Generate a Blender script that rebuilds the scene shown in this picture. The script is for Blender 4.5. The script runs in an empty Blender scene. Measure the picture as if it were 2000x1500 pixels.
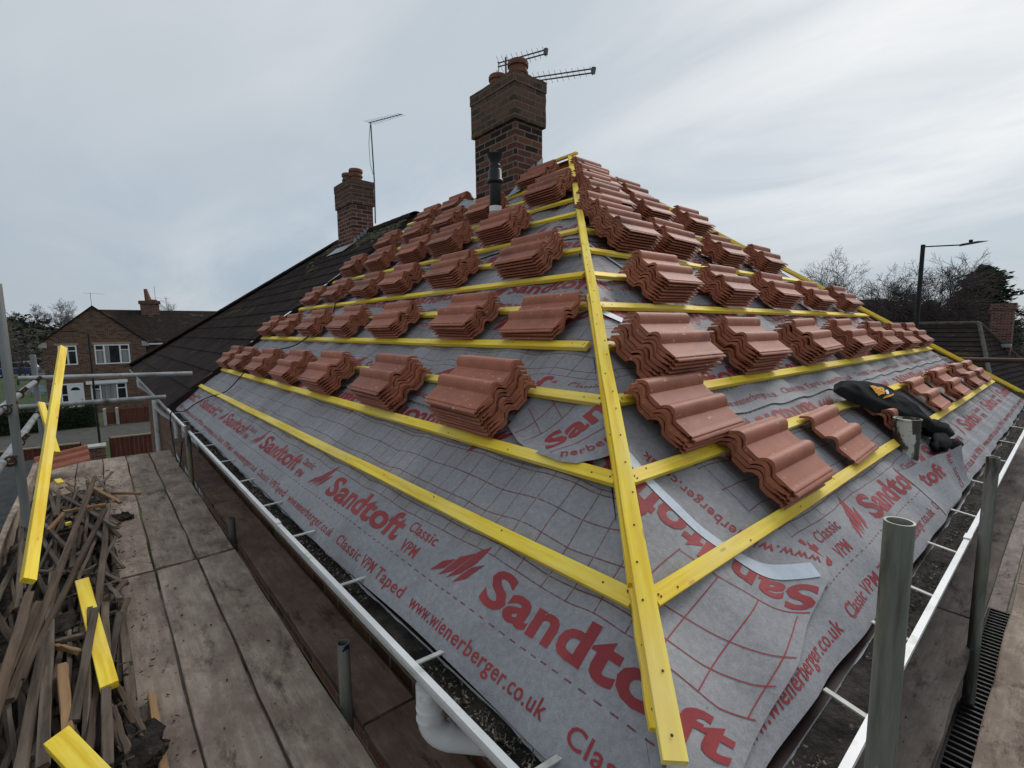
import bpy, bmesh, math, random
from mathutils import Vector, Matrix, noise as mnoise
random.seed(7)
S = bpy.context.scene
COL = S.collection
V = Vector
R = math.radians

# ------------------------------------------------------------------ camera (eye = world origin, X and Y run along the two eaves)
YAW, PIT, ROL, F = 0.8643802699, -0.1123724311, -0.0109774681, 945.4365893658   # F in pixels of a 2000 px wide picture
fw = V((math.cos(YAW)*math.cos(PIT), math.sin(YAW)*math.cos(PIT), math.sin(PIT)))
rt0 = V((math.sin(YAW), -math.cos(YAW), 0)); up0 = rt0.cross(fw)
cr, sr = math.cos(ROL), math.sin(ROL)
rt = rt0*cr + up0*sr; up = up0*cr - rt0*sr
cam = bpy.data.cameras.new('camera'); co = bpy.data.objects.new('camera', cam); COL.objects.link(co)
cam.sensor_width = 36; cam.lens = F/2000*36; cam.clip_start = 0.05; cam.clip_end = 2000
co.matrix_world = Matrix(((rt.x, up.x, -fw.x, 0), (rt.y, up.y, -fw.y, 0), (rt.z, up.z, -fw.z, 0), (0, 0, 0, 1)))
S.camera = co
def ray(x, y): return fw*F + rt*(x-1000) - up*(y-750)
def atX(x, y, X): d = ray(x, y); return d*(X/d.x)
def atY(x, y, Y): d = ray(x, y); return d*(Y/d.y)
def atZ(x, y, Z): d = ray(x, y); return d*(Z/d.z)
def dep(x, y, D): return ray(x, y)*(D/F)

# ------------------------------------------------------------------ roof frames: a = along the eaves, w = up the slope, n = out of the slope
T = 0.787468774598; th = math.atan(T); c_, s_ = math.cos(th), math.sin(th)
X0, Y0, Z0 = 0.99704, 0.65755, -0.71533
G = 0.33782
WTOP = 4.39
GROUND = -5.9
ML = Matrix(((0, c_, -s_, X0), (-1, 0, 0, 0), (0, s_, c_, Z0), (0, 0, 0, 1)))      # left slope: local x = -Y (towards the hip)
MR = Matrix(((1, 0, 0, 0), (0, c_, -s_, Y0), (0, s_, c_, Z0), (0, 0, 0, 1)))       # right slope: local x = +X
def LW(a, w, n=0.0): return ML @ V((-a, w, n))
def RW(a, w, n=0.0): return MR @ V((a, w, n))
def hipL(w): return Y0 + w*c_
def hipR(w): return X0 + w*c_
def backR(w): return 8.67 - (8.67-4.446)*(w/WTOP)
APEX = V((X0+WTOP*c_, Y0+WTOP*c_, Z0+WTOP*s_))

# ------------------------------------------------------------------ tags
def tag(o, label=None, cat=None, group=None, kind=None):
    if label: o['label'] = label
    if cat: o['category'] = cat
    if group: o['group'] = group
    if kind: o['kind'] = kind
    return o
def empty(name, loc=(0, 0, 0), label=None, cat=None, group=None):
    o = bpy.data.objects.new(name, None); COL.objects.link(o); o.empty_display_size = .2; o.matrix_world = Matrix.Translation(loc)
    return tag(o, label, cat, group)

class MB:
    def __init__(s): s.v = []; s.f = []; s.sm = []
    def add(s, vs, fs, smooth=False):
        b = len(s.v); s.v += [tuple(x) for x in vs]; s.f += [tuple(b+i for i in f) for f in fs]; s.sm += [smooth]*len(fs)
    def box(s, lo, hi):
        x0, y0, z0 = lo; x1, y1, z1 = hi
        s.add([(x0,y0,z0),(x1,y0,z0),(x1,y1,z0),(x0,y1,z0),(x0,y0,z1),(x1,y0,z1),(x1,y1,z1),(x0,y1,z1)],
              [(0,3,2,1),(4,5,6,7),(0,1,5,4),(1,2,6,5),(2,3,7,6),(3,0,4,7)])
    def prism(s, bot, top):
        n = len(bot); s.add(list(bot)+list(top), [tuple(range(n-1,-1,-1)), tuple(range(n, 2*n))]+[(i,(i+1)%n,(i+1)%n+n,i+n) for i in range(n)])
    def beam(s, p0, p1, w, h, upv=(0,0,1)):
        p0, p1 = V(p0), V(p1); d = (p1-p0).normalized(); u = V(upv); r = d.cross(u).normalized(); u = r.cross(d)
        q = [(-1,-1),(1,-1),(1,1),(-1,1)]
        s.prism([p0+r*(a*w/2)+u*(b*h/2) for a,b in q], [p1+r*(a*w/2)+u*(b*h/2) for a,b in q])
    def tube(s, pts, r, n=12, cap=True, r1=None):
        pts = [V(p) for p in pts]; m = len(pts); rs = r if isinstance(r, (list, tuple)) else [r if r1 is None else r+(r1-r)*i/(m-1) for i in range(m)]
        vs = []; ref = None
        for i, p in enumerate(pts):
            d = (pts[min(i+1, m-1)]-pts[max(i-1, 0)]).normalized()
            if ref is None: ref = d.cross(V((0,0,1)) if abs(d.z) < .9 else V((1,0,0))).normalized()
            x = ref-d*ref.dot(d); x = x.normalized() if x.length > 1e-4 else d.orthogonal().normalized(); y = d.cross(x); ref = x
            for k in range(n): t = 2*math.pi*k/n; vs.append(p + (x*math.cos(t)+y*math.sin(t))*rs[i])
        fs = [(i*n+k, i*n+(k+1)%n, (i+1)*n+(k+1)%n, (i+1)*n+k) for i in range(m-1) for k in range(n)]
        s.add(vs, fs, True)
        if cap: s.add(vs[:n], [tuple(range(n-1,-1,-1))]); s.add(vs[-n:], [tuple(range(n))])
    def pipe(s, p0, p1, r, wall=.004, n=20):
        p0, p1 = V(p0), V(p1); d = (p1-p0).normalized(); ref = V((0,0,1)) if abs(d.z) < .9 else V((1,0,0)); x = d.cross(ref).normalized(); y = d.cross(x)
        cs = [(math.cos(2*math.pi*k/n), math.sin(2*math.pi*k/n)) for k in range(n)]
        ring = lambda p, q: [p+(x*a+y*b)*q for a, b in cs]
        vs = ring(p0, r)+ring(p1, r)+ring(p1, r-wall)+ring(p0, r-wall)
        for j in range(4):
            b, e = j*n, ((j+1) % 4)*n
            s.add(vs[b:b+n]+vs[e:e+n], [(k, (k+1)%n, n+(k+1)%n, n+k) for k in range(n)], j in (0, 2))
    def lathe(s, c, prof, n=20, axis=V((0,0,1))):
        c = V(c); x = axis.orthogonal().normalized(); y = axis.cross(x)
        vs = [c+axis*z+(x*math.cos(2*math.pi*k/n)+y*math.sin(2*math.pi*k/n))*r for r, z in prof for k in range(n)]
        s.add(vs, [(i*n+k, i*n+(k+1)%n, (i+1)*n+(k+1)%n, (i+1)*n+k) for i in range(len(prof)-1) for k in range(n)], True)
    def build(s, name, mat, parent=None, mw=None, sharp=35):
        me = bpy.data.meshes.new(name); me.from_pydata(s.v, [], s.f)
        me.polygons.foreach_set('use_smooth', s.sm)
        if any(s.sm) and sharp: me.set_sharp_from_angle(angle=R(sharp))
        me.materials.append(mat)
        return link(name, me, parent, mw)
def link(name, me, parent=None, mw=None):
    o = bpy.data.objects.new(name, me); COL.objects.link(o)
    if parent is not None:
        o.parent = parent; o.matrix_parent_inverse = parent.matrix_world.inverted()
        o.matrix_world = mw if mw is not None else Matrix.Identity(4)
    elif mw is not None: o.matrix_world = mw
    return o
def frame(p0, p1, upv=(0,0,1)):
    p0, p1 = V(p0), V(p1); x = (p1-p0).normalized(); u = V(upv); y = u.cross(x).normalized(); z = x.cross(y)
    return Matrix(((x.x,y.x,z.x,p0.x),(x.y,y.y,z.y,p0.y),(x.z,y.z,z.z,p0.z),(0,0,0,1))), (p1-p0).length
def stick_mesh(name, L, w, h, mat, bev=.0015, rough=0.0, taper=None, seg=1, warp=0.0, seed=0):
    rnd = random.Random(seed); n = max(1, seg); vs = []; fs = []
    for i in range(n+1):
        x = L*i/n; wy = math.sin(i*1.7+seed)*warp; wz = math.cos(i*1.3+seed*2)*warp*.5; k = 1.0
        if taper and i == n: k = taper
        j = lambda: rnd.uniform(-rough, rough)
        e = rough*6 if i in (0, n) else 0
        hw, hh, b = w/2*k, h/2, bev
        ring = [(-hw+b,-hh),(hw-b,-hh),(hw,-hh+b),(hw,hh-b),(hw-b,hh),(-hw+b,hh),(-hw,hh-b),(-hw,-hh+b)]
        for y, z in ring: vs.append((x+rnd.uniform(-e, e), y+wy+j(), z+wz+j()))
    for i in range(n):
        for k in range(8): fs.append((i*8+k, i*8+(k+1)%8, (i+1)*8+(k+1)%8, (i+1)*8+k))
    fs = [tuple(reversed(f)) for f in fs]
    fs.append(tuple(range(8))); fs.append(tuple(n*8+7-k for k in range(8)))
    me = bpy.data.meshes.new(name); me.from_pydata(vs, [], [tuple(reversed(f)) for f in fs]); me.materials.append(mat)
    return me
def stick(name, p0, p1, w, h, mat, upv=(0,0,1), **kw):
    m, L = frame(p0, p1, upv); return link(name, stick_mesh(name, L, w, h, mat, **kw), None, m)

# ------------------------------------------------------------------ materials
def newmat(name):
    m = bpy.data.materials.new(name); m.use_nodes = True; nt = m.node_tree; b = nt.nodes['Principled BSDF']
    return m, nt, b
class NB:
    def __init__(s, nt): s.nt = nt
    def n(s, t, **kw):
        x = s.nt.nodes.new(t)
        for k, v in kw.items(): setattr(x, k, v)
        return x
    def l(s, a, b): s.nt.links.new(a, b)
    def val(s, sock, v):
        if hasattr(v, 'links') or isinstance(v, bpy.types.NodeSocket): s.l(v, sock)
        else: sock.default_value = v
    def math(s, op, a, b=0.0, c=0.0, clamp=False):
        x = s.n('ShaderNodeMath', operation=op, use_clamp=clamp); s.val(x.inputs[0], a); s.val(x.inputs[1], b); s.val(x.inputs[2], c); return x.outputs[0]
    def mix(s, f, a, b, mode='MIX'):
        x = s.n('ShaderNodeMix', data_type='RGBA', blend_type=mode); s.val(x.inputs[0], f)
        for i, v in ((6, a), (7, b)): s.val(x.inputs[i], v if isinstance(v, bpy.types.NodeSocket) else (*v, 1) if len(v) == 3 else v)
        return x.outputs[2]
    def noise(s, vec, scale, detail=4, rough=.6, dist=0):
        x = s.n('ShaderNodeTexNoise'); s.l(vec, x.inputs['Vector']); x.inputs['Scale'].default_value = scale; x.inputs['Detail'].default_value = detail
        x.inputs['Roughness'].default_value = rough; x.inputs['Distortion'].default_value = dist; return x.outputs[0]
    def map(s, vec, scale=(1,1,1), loc=(0,0,0)):
        x = s.n('ShaderNodeMapping'); s.l(vec, x.inputs[0]); x.inputs['Scale'].default_value = scale; x.inputs['Location'].default_value = loc; return x.outputs[0]
    def ramp(s, f, lo, hi):
        x = s.n('ShaderNodeMapRange'); s.l(f, x.inputs[0]); x.inputs[1].default_value = lo; x.inputs[2].default_value = hi; return x.outputs[0]
    def sep(s, vec): x = s.n('ShaderNodeSeparateXYZ'); s.l(vec, x.inputs[0]); return x.outputs
    def comb(s, x, y, z): c = s.n('ShaderNodeCombineXYZ'); s.val(c.inputs[0], x); s.val(c.inputs[1], y); s.val(c.inputs[2], z); return c.outputs[0]
    def bump(s, h, st, dist, b):
        x = s.n('ShaderNodeBump'); s.l(h, x.inputs['Height']); x.inputs['Strength'].default_value = st; x.inputs['Distance'].default_value = dist; s.l(x.outputs[0], b.inputs['Normal'])
def objcoord(nb, rnd=True):
    tc = nb.n('ShaderNodeTexCoord'); oi = nb.n('ShaderNodeObjectInfo')
    if not rnd: return tc.outputs['Object'], oi.outputs['Random']
    a = nb.n('ShaderNodeVectorMath', operation='ADD'); nb.l(tc.outputs['Object'], a.inputs[0])
    sc = nb.math('MULTIPLY', oi.outputs['Random'], 37.0); nb.l(nb.comb(sc, sc, sc), a.inputs[1])
    return a.outputs[0], oi.outputs['Random']
def gmat(name, c1, c2, scale=5, stretch=(1,1,1), rough=.8, bump=.3, bscale=60, bdist=.003, metal=0, rnd=0.0, spots=(), lo=.35, hi=.65, spec=.3, dist=0.0):
    """two-tone noise, optional spots [(colour, threshold, width, scale, stretch)], bump and a per-object brightness spread"""
    m, nt, b = newmat(name); nb = NB(nt); vec, rv = objcoord(nb)
    vs = nb.map(vec, stretch); col = nb.mix(nb.ramp(nb.noise(vs, scale, 6, .62, dist), lo, hi), c1, c2)
    for sc, t, wd, ss, st in spots:
        col = nb.mix(nb.ramp(nb.noise(nb.map(vec, st, (5, 3, 1)), ss, 5, .6), t, t+wd), col, sc)
    if rnd:
        k = nb.math('MULTIPLY_ADD', rv, 2*rnd, 1-rnd); col = nb.mix(1.0, col, nb.comb(k, k, k), 'MULTIPLY')
    nb.l(col, b.inputs['Base Color']); b.inputs['Roughness'].default_value = rough; b.inputs['Metallic'].default_value = metal; b.inputs['Specular IOR Level'].default_value = spec
    if bump: nb.bump(nb.noise(vs, bscale, 5, .65), bump, bdist, b)
    return m

def lin(r, g, b):
    f = lambda v: ((v/255+.055)/1.055)**2.4 if v > 10 else v/255/12.92
    return (f(r), f(g), f(b))
M = {}
M['tile'] = gmat('red_tile', (.315, .103, .058), (.385, .136, .078), 9, rough=.6, bump=.35, bscale=260, bdist=.002, rnd=.15, spec=.35,
                 spots=[((.58, .42, .35), .645, .05, 30, (1, 1.6, 1)), ((.21, .07, .045), .56, .12, 3.5, (.5, 1, 1)), ((.08, .028, .02), .70, .02, 70, (1, 1, 1))])
M['tile_old'] = gmat('dark_roof_tile', (.020, .015, .014), (.036, .027, .025), 3, spec=.06, rough=.95, bump=.5, bscale=120, bdist=.004, rnd=.12,
                     spots=[((.09, .075, .035), .60, .12, 1.1, (1, 1, 1)), ((.45, .44, .40), .745, .02, 9, (1, 1, 1))])
M['moss'] = gmat('mossy_ridge', (.07, .065, .04), (.19, .17, .06), 9, rough=.95, bump=.8, bscale=40, bdist=.01, spots=[((.22, .21, .17), .6, .1, 20, (1, 1, 1))])
def wood(name, c1, c2, c3, grain=38, rough=.6, bump=.2, rnd=.08, knots=True, spec=.25):
    m, nt, b = newmat(name); nb = NB(nt); vec, rv = objcoord(nb)
    g = nb.noise(nb.map(vec, (.06, 1, 1)), grain, 5, .6, .3)
    col = nb.mix(nb.ramp(g, .40, .62), c1, c2)
    big = nb.noise(nb.map(vec, (.35, 1, 1)), 5, 4, .6); col = nb.mix(nb.math('MULTIPLY', nb.ramp(big, .45, .75), .7), col, c3)
    if knots:
        vo = nb.n('ShaderNodeTexVoronoi'); nb.l(nb.map(vec, (.45, 1.6, 1.6)), vo.inputs[0]); vo.inputs['Scale'].default_value = 9
        k = nb.math('SUBTRACT', 1.0, nb.ramp(vo.outputs['Distance'], .05, .10)); col = nb.mix(nb.math('MULTIPLY', k, .7), col, (c3[0]*.55, c3[1]*.40, c3[2]*.3))
    k = nb.math('MULTIPLY_ADD', rv, 2*rnd, 1-rnd); col = nb.mix(1.0, col, nb.comb(k, k, k), 'MULTIPLY')
    nb.l(col, b.inputs['Base Color']); b.inputs['Roughness'].default_value = rough; b.inputs['Specular IOR Level'].default_value = spec
    nb.bump(g, bump, .002, b); return m
M['yellow'] = wood('yellow_timber', (.94, .73, .075), (.81, .53, .032), (.95, .79, .32), rough=.55, rnd=.07, bump=.4)
M['board'] = None
def boardmat(name, c1, c2, c3, dark):
    m, nt, b = newmat(name); nb = NB(nt); vec, rv = objcoord(nb)
    g = nb.noise(nb.map(vec, (.07, 1, 1)), 42, 6, .72, .4)
    col = nb.mix(nb.ramp(g, .38, .62), c1, c2)
    col = nb.mix(nb.math('MULTIPLY', nb.ramp(nb.noise(nb.map(vec, (.7, 1.2, 1)), 4.5, 7, .72, .1), .40, .60), .95), col, c3)
    col = nb.mix(nb.math('MULTIPLY', nb.ramp(nb.noise(nb.map(vec, (.35, 1, 1), (9, 2, 0)), 10, 7, .78, .15), .53, .67), .9), col, dark)
    col = nb.mix(nb.ramp(nb.noise(nb.map(vec, (1, 1, 1), (3, 3, 3)), 70, 2, .5), .70, .74), col, tuple(x*.35 for x in dark))
    k = nb.math('MULTIPLY_ADD', rv, .3, .85); col = nb.mix(1.0, col, nb.comb(k, k, k), 'MULTIPLY')
    nb.l(col, b.inputs['Base Color']); b.inputs['Roughness'].default_value = .85; b.inputs['Specular IOR Level'].default_value = .2
    nb.bump(nb.noise(nb.map(vec, (.25, 1, 1)), 60, 6, .75, .5), .6, .004, b); return m
M['board'] = boardmat('weathered_board', (.325, .255, .20), (.45, .37, .295), (.225, .17, .136), (.075, .054, .043))
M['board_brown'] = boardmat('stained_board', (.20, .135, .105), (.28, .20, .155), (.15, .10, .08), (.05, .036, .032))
M['board_dark'] = boardmat('dark_board', (.21, .175, .15), (.29, .245, .215), (.15, .12, .105), (.045, .036, .032))  # darker board colour, for the inner right boards and the lower lift
M['old_a'] = wood('rotten_batten_grey', (.055, .041, .031), (.125, .096, .071), (.25, .21, .165), 45, .9, .5, .3, False)
M['old_b'] = wood('rotten_batten_brown', (.055, .038, .027), (.115, .078, .053), (.17, .13, .10), 45, .9, .5, .25, False)
M['old_c'] = wood('fresh_broken_batten', (.26, .15, .075), (.36, .22, .11), (.2, .12, .07), 45, .85, .4, .2, False)
M['debris'] = gmat('dark_debris', (.012, .010, .009), (.05, .042, .034), 14, rough=.95, bump=1, bscale=30, bdist=.02, spots=[((.14, .11, .075), .64, .06, 22, (1, 1, 1))])
M['galv'] = gmat('galvanised_steel', (.20, .21, .21), (.36, .37, .37), 9, (1, 1, .10), rough=.5, bump=.15, bscale=90, bdist=.001, metal=.55, rnd=.12, spots=[((.10, .105, .09), .58, .1, 4, (1, 1, .5))])
M['galv_lit'] = gmat('lit_galvanised_steel', (.27, .285, .29), (.42, .435, .44), 9, rough=.45, bump=.1, bscale=90, bdist=.001, metal=.5, spots=[((.2, .2, .19), .6, .1, 6, (1, 1, 1))])  # lighter copy of the steel, the light on one tube painted in
M['galv_dark'] = gmat('weathered_steel', (.075, .08, .072), (.33, .335, .30), 14, (1, 1, .09), rough=.6, bump=.4, bscale=45, bdist=.001, metal=.45, spots=[((.25, .24, .15), .55, .12, 3, (1, 1, .6)), ((.075, .073, .066), .60, .12, 4, (1, 1, .5)), ((.42, .42, .40), .66, .05, 25, (1, 1, .4)), ((.02, .036, .09), .64, .03, 7, (1, 1, .7)), ((.05, .05, .045), .58, .1, 12, (1, 1, .2))])
M['rust'] = gmat('rusty_fitting', (.05, .03, .022), (.11, .06, .04), 20, rough=.8, metal=.3)
M['roof_moss'] = gmat('dull_roof_moss', (.04, .038, .026), (.11, .10, .05), 12, rough=.95, bump=.8, bscale=40, bdist=.01, spots=[((.17, .16, .13), .62, .1, 20, (1, 1, 1))])
M['crumb'] = gmat('dry_gutter_moss', (.06, .052, .042), (.27, .24, .19), 60, rough=.95, bump=0)
M['strap'] = gmat('grimy_white_plastic', (.34, .34, .32), (.52, .52, .50), 30, rough=.5, bump=0)
M['upvc'] = gmat('white_plastic', (.60, .61, .61), (.72, .73, .73), 5, rough=.35, bump=0, spots=[((.42, .43, .40), .56, .14, 7, (1, 1, 1)), ((.30, .29, .26), .64, .08, 22, (1, 1, 1))], spec=.45)
M['fascia'] = gmat('shaded_maroon_fascia', (.018, .007, .007), (.035, .014, .013), 6, rough=.7)  # maroon taken very dark, gutter shade painted into the colour
M['black'] = gmat('black_plastic', (.010, .010, .011), (.02, .02, .021), 6, rough=.4, bump=.1)
M['cloth'] = gmat('black_cloth', (.008, .008, .009), (.02, .02, .022), 5, rough=.92, bump=.5, bscale=140, bdist=.002, spec=.12)
M['orange'] = gmat('orange_print', (.72, .30, .015), (.76, .34, .02), 8, rough=.7, bump=0)
M['whiteprint'] = gmat('white_print', (.6, .62, .66), (.7, .7, .72), 8, rough=.7, bump=0)
M['lead'] = gmat('lead_flashing', (.23, .25, .27), (.40, .42, .44), 6, rough=.55, bump=.3, bscale=25, bdist=.005, spots=[((.6, .6, .58), .62, .1, 9, (1, 1, 1))])
M['pot'] = gmat('clay_pot', (.15, .062, .042), (.22, .10, .07), 9, rough=.85, spots=[((.10, .095, .07), .52, .1, 6, (1, 1, 1))])
M['greypipe'] = gmat('grey_pipe', (.22, .23, .25), (.3, .31, .33), 5, rough=.4, bump=0)
M['tape'] = gmat('pale_seam_tape', (.44, .50, .57), (.55, .60, .66), 14, rough=.4, bump=.6, bscale=22, bdist=.003, spec=.4)
M['alu'] = gmat('aerial_alloy', (.06, .06, .065), (.11, .11, .115), 9, rough=.4, metal=.6, bump=0)
M['cable'] = gmat('black_cable', (.008, .008, .008), (.014, .014, .014), 9, rough=.5, bump=0)
M['flaky'] = gmat('flaking_paint', (.045, .036, .028), (.10, .085, .065), 7, rough=.6, metal=.2, bump=.5, bscale=30, bdist=.003, spots=[((.55, .54, .50), .545, .04, 8, (1, 1, .5))])
M['white'] = gmat('white_frame', (.68, .69, .70), (.76, .77, .78), 4, rough=.4, bump=0)
M['glass'] = gmat('dark_glass', (.012, .014, .016), (.03, .034, .038), 2, rough=.08, bump=0, spec=.6)
M['curtain'] = gmat('net_curtain', (.16, .16, .16), (.34, .34, .33), 9, (1, 1, .02), rough=.9, bump=0)
M['grass'] = gmat('grass', (.022, .040, .010), (.045, .07, .02), 3, rough=.95, bump=.8, bscale=30, bdist=.03)
M['ground'] = gmat('rough_ground', (.035, .05, .018), (.07, .075, .035), .3, rough=.95, bump=.5, bscale=8, bdist=.05)
M['asphalt'] = gmat('asphalt', (.05, .047, .043), (.08, .075, .068), 3, rough=.9, bump=.3, bscale=60)
M['fence'] = gmat('red_brown_fence', (.085, .022, .015), (.13, .038, .025), 6, (1, 1, .2), rough=.75, bump=.3, bscale=30, rnd=.12)
M['fence_trim'] = gmat('pale_fence_capping', (.28, .22, .13), (.36, .29, .18), 6, rough=.8)
M['concrete'] = gmat('pale_concrete', (.30, .29, .27), (.42, .41, .38), 6, rough=.9)
M['slate'] = gmat('dark_slate', (.022, .024, .026), (.045, .047, .05), 5, rough=.7, bump=.3)
M['metal_black'] = gmat('black_paint', (.008, .008, .009), (.014, .014, .015), 5, rough=.5, bump=0)
M['bark'] = gmat('dark_bark', (.035, .028, .024), (.075, .062, .055), 12, rough=.95)
M['birch'] = gmat('pale_birch_bark', (.10, .085, .08), (.36, .34, .31), 9, (1, 1, .6), rough=.9, lo=.45, hi=.6)
M['twig'] = gmat('twig_bark', (.06, .048, .044), (.10, .08, .075), 5, rough=.95, bump=0)
M['far_twig'] = gmat('haze_grey_twig', (.12, .112, .112), (.17, .16, .16), 5, rough=.95, bump=0)  # twig colour lightened and greyed, distance haze painted in
M['conifer'] = gmat('conifer_foliage', (.010, .026, .016), (.035, .062, .034), .9, rough=.9, bump=0)
M['hedge'] = gmat('hedge_leaves', (.012, .022, .010), (.03, .045, .018), 1.2, rough=.9, bump=0)
M['pale_bush'] = gmat('pale_blossom', (.20, .18, .15), (.42, .39, .34), 4, rough=.9, bump=0)
M['hill'] = gmat('wooded_hill', (.025, .03, .02), (.065, .06, .045), .08, rough=1, bump=.5, bscale=2, bdist=.3)
M['blue_car'] = gmat('blue_paint', (.012, .03, .10), (.016, .04, .13), 2, rough=.3, bump=0, spec=.5)
M['silver'] = gmat('silver_paint', (.42, .45, .48), (.5, .52, .55), 2, rough=.3, bump=0, spec=.5)
M['lens_red'] = gmat('red_lens', (.35, .02, .02), (.4, .03, .03), 2, rough=.3, bump=0)
M['blue_plastic'] = gmat('blue_plastic', (.09, .15, .23), (.13, .2, .29), 2, rough=.5, bump=0)
M['ridge_cap'] = gmat('pale_ridge_cap', (.05, .046, .038), (.13, .12, .10), 5, rough=.95)
M['void_dark'] = gmat('roof_void', (.01, .01, .01), (.015, .015, .015), 2, bump=0)  # near-black colour stands in for the dark of the roof void

def brickmat(name, c1, c2, c3, mortar, bw=.225, rh=.075, dark=.0, weather=None):
    m, nt, b = newmat(name); nb = NB(nt); tc = nb.n('ShaderNodeTexCoord'); o = nb.sep(tc.outputs['Object'])
    wob = nb.noise(tc.outputs['Object'], 14, 3, .6); wob = nb.math('MULTIPLY_ADD', wob, .016, -.008)
    v = nb.comb(nb.math('ADD', nb.math('ADD', o[0], o[1]), wob), nb.math('ADD', o[2], wob), 0.0)
    br = nb.n('ShaderNodeTexBrick'); nb.l(v, br.inputs['Vector'])
    br.inputs['Color1'].default_value = (0, 0, 0, 1); br.inputs['Color2'].default_value = (1, 1, 1, 1); br.inputs['Mortar'].default_value = (.5, .5, .5, 1)
    br.inputs['Scale'].default_value = 1; br.inputs['Mortar Size'].default_value = .010; br.inputs['Mortar Smooth'].default_value = .25; br.inputs['Bias'].default_value = 0
    br.inputs['Brick Width'].default_value = bw; br.inputs['Row Height'].default_value = rh
    t = nb.n('ShaderNodeSeparateColor'); nb.l(br.outputs['Color'], t.inputs[0]); t = t.outputs[0]
    col = nb.mix(nb.ramp(t, .0, .75), c1, c2); col = nb.mix(nb.ramp(t, .66, .72), col, c3)
    n = nb.noise(tc.outputs['Object'], 30, 5, .65); col = nb.mix(1.0, col, nb.comb(*[nb.math('MULTIPLY_ADD', n, 1.3, .38)]*3), 'MULTIPLY')
    col = nb.mix(br.outputs['Fac'], col, mortar)
    if weather:
        wc, z0, z1 = weather; f = nb.math('MULTIPLY', nb.ramp(nb.noise(tc.outputs['Object'], 6, 5, .7), .25, .55), nb.ramp(o[2], z0, z1)); f = nb.math('MULTIPLY', f, .72)
        col = nb.mix(f, col, nb.mix(nb.noise(tc.outputs['Object'], 22, 4, .6), tuple(x*.45 for x in wc), wc))
    nb.l(col, b.inputs['Base Color']); b.inputs['Roughness'].default_value = .92; b.inputs['Specular IOR Level'].default_value = .15
    h = nb.math('ADD', nb.math('MULTIPLY', br.outputs['Fac'], -1.0), nb.math('MULTIPLY', nb.noise(tc.outputs['Object'], 60, 4, .7), .5)); nb.bump(h, .7, .008, b); return m
M['brick_chimney'] = brickmat('sooty_chimney_brick', (.10, .043, .032), (.17, .070, .048), (.03, .022, .020), (.19, .155, .125), weather=((.175, .125, .09), 2.44, 2.53))
M['brick_chimney_far'] = brickmat('red_chimney_brick', (.125, .046, .034), (.19, .075, .052), (.075, .03, .025), (.25, .21, .18), weather=((.12, .095, .06), 2.3, 2.7))
M['brick_wall'] = brickmat('brown_wall_brick', (.15, .062, .038), (.21, .095, .058), (.09, .04, .03), (.21, .175, .145))
M['brick_house'] = brickmat('brown_house_brick', (.10, .05, .032), (.165, .088, .055), (.065, .034, .025), (.24, .20, .165), bw=.25, rh=.10)

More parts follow.
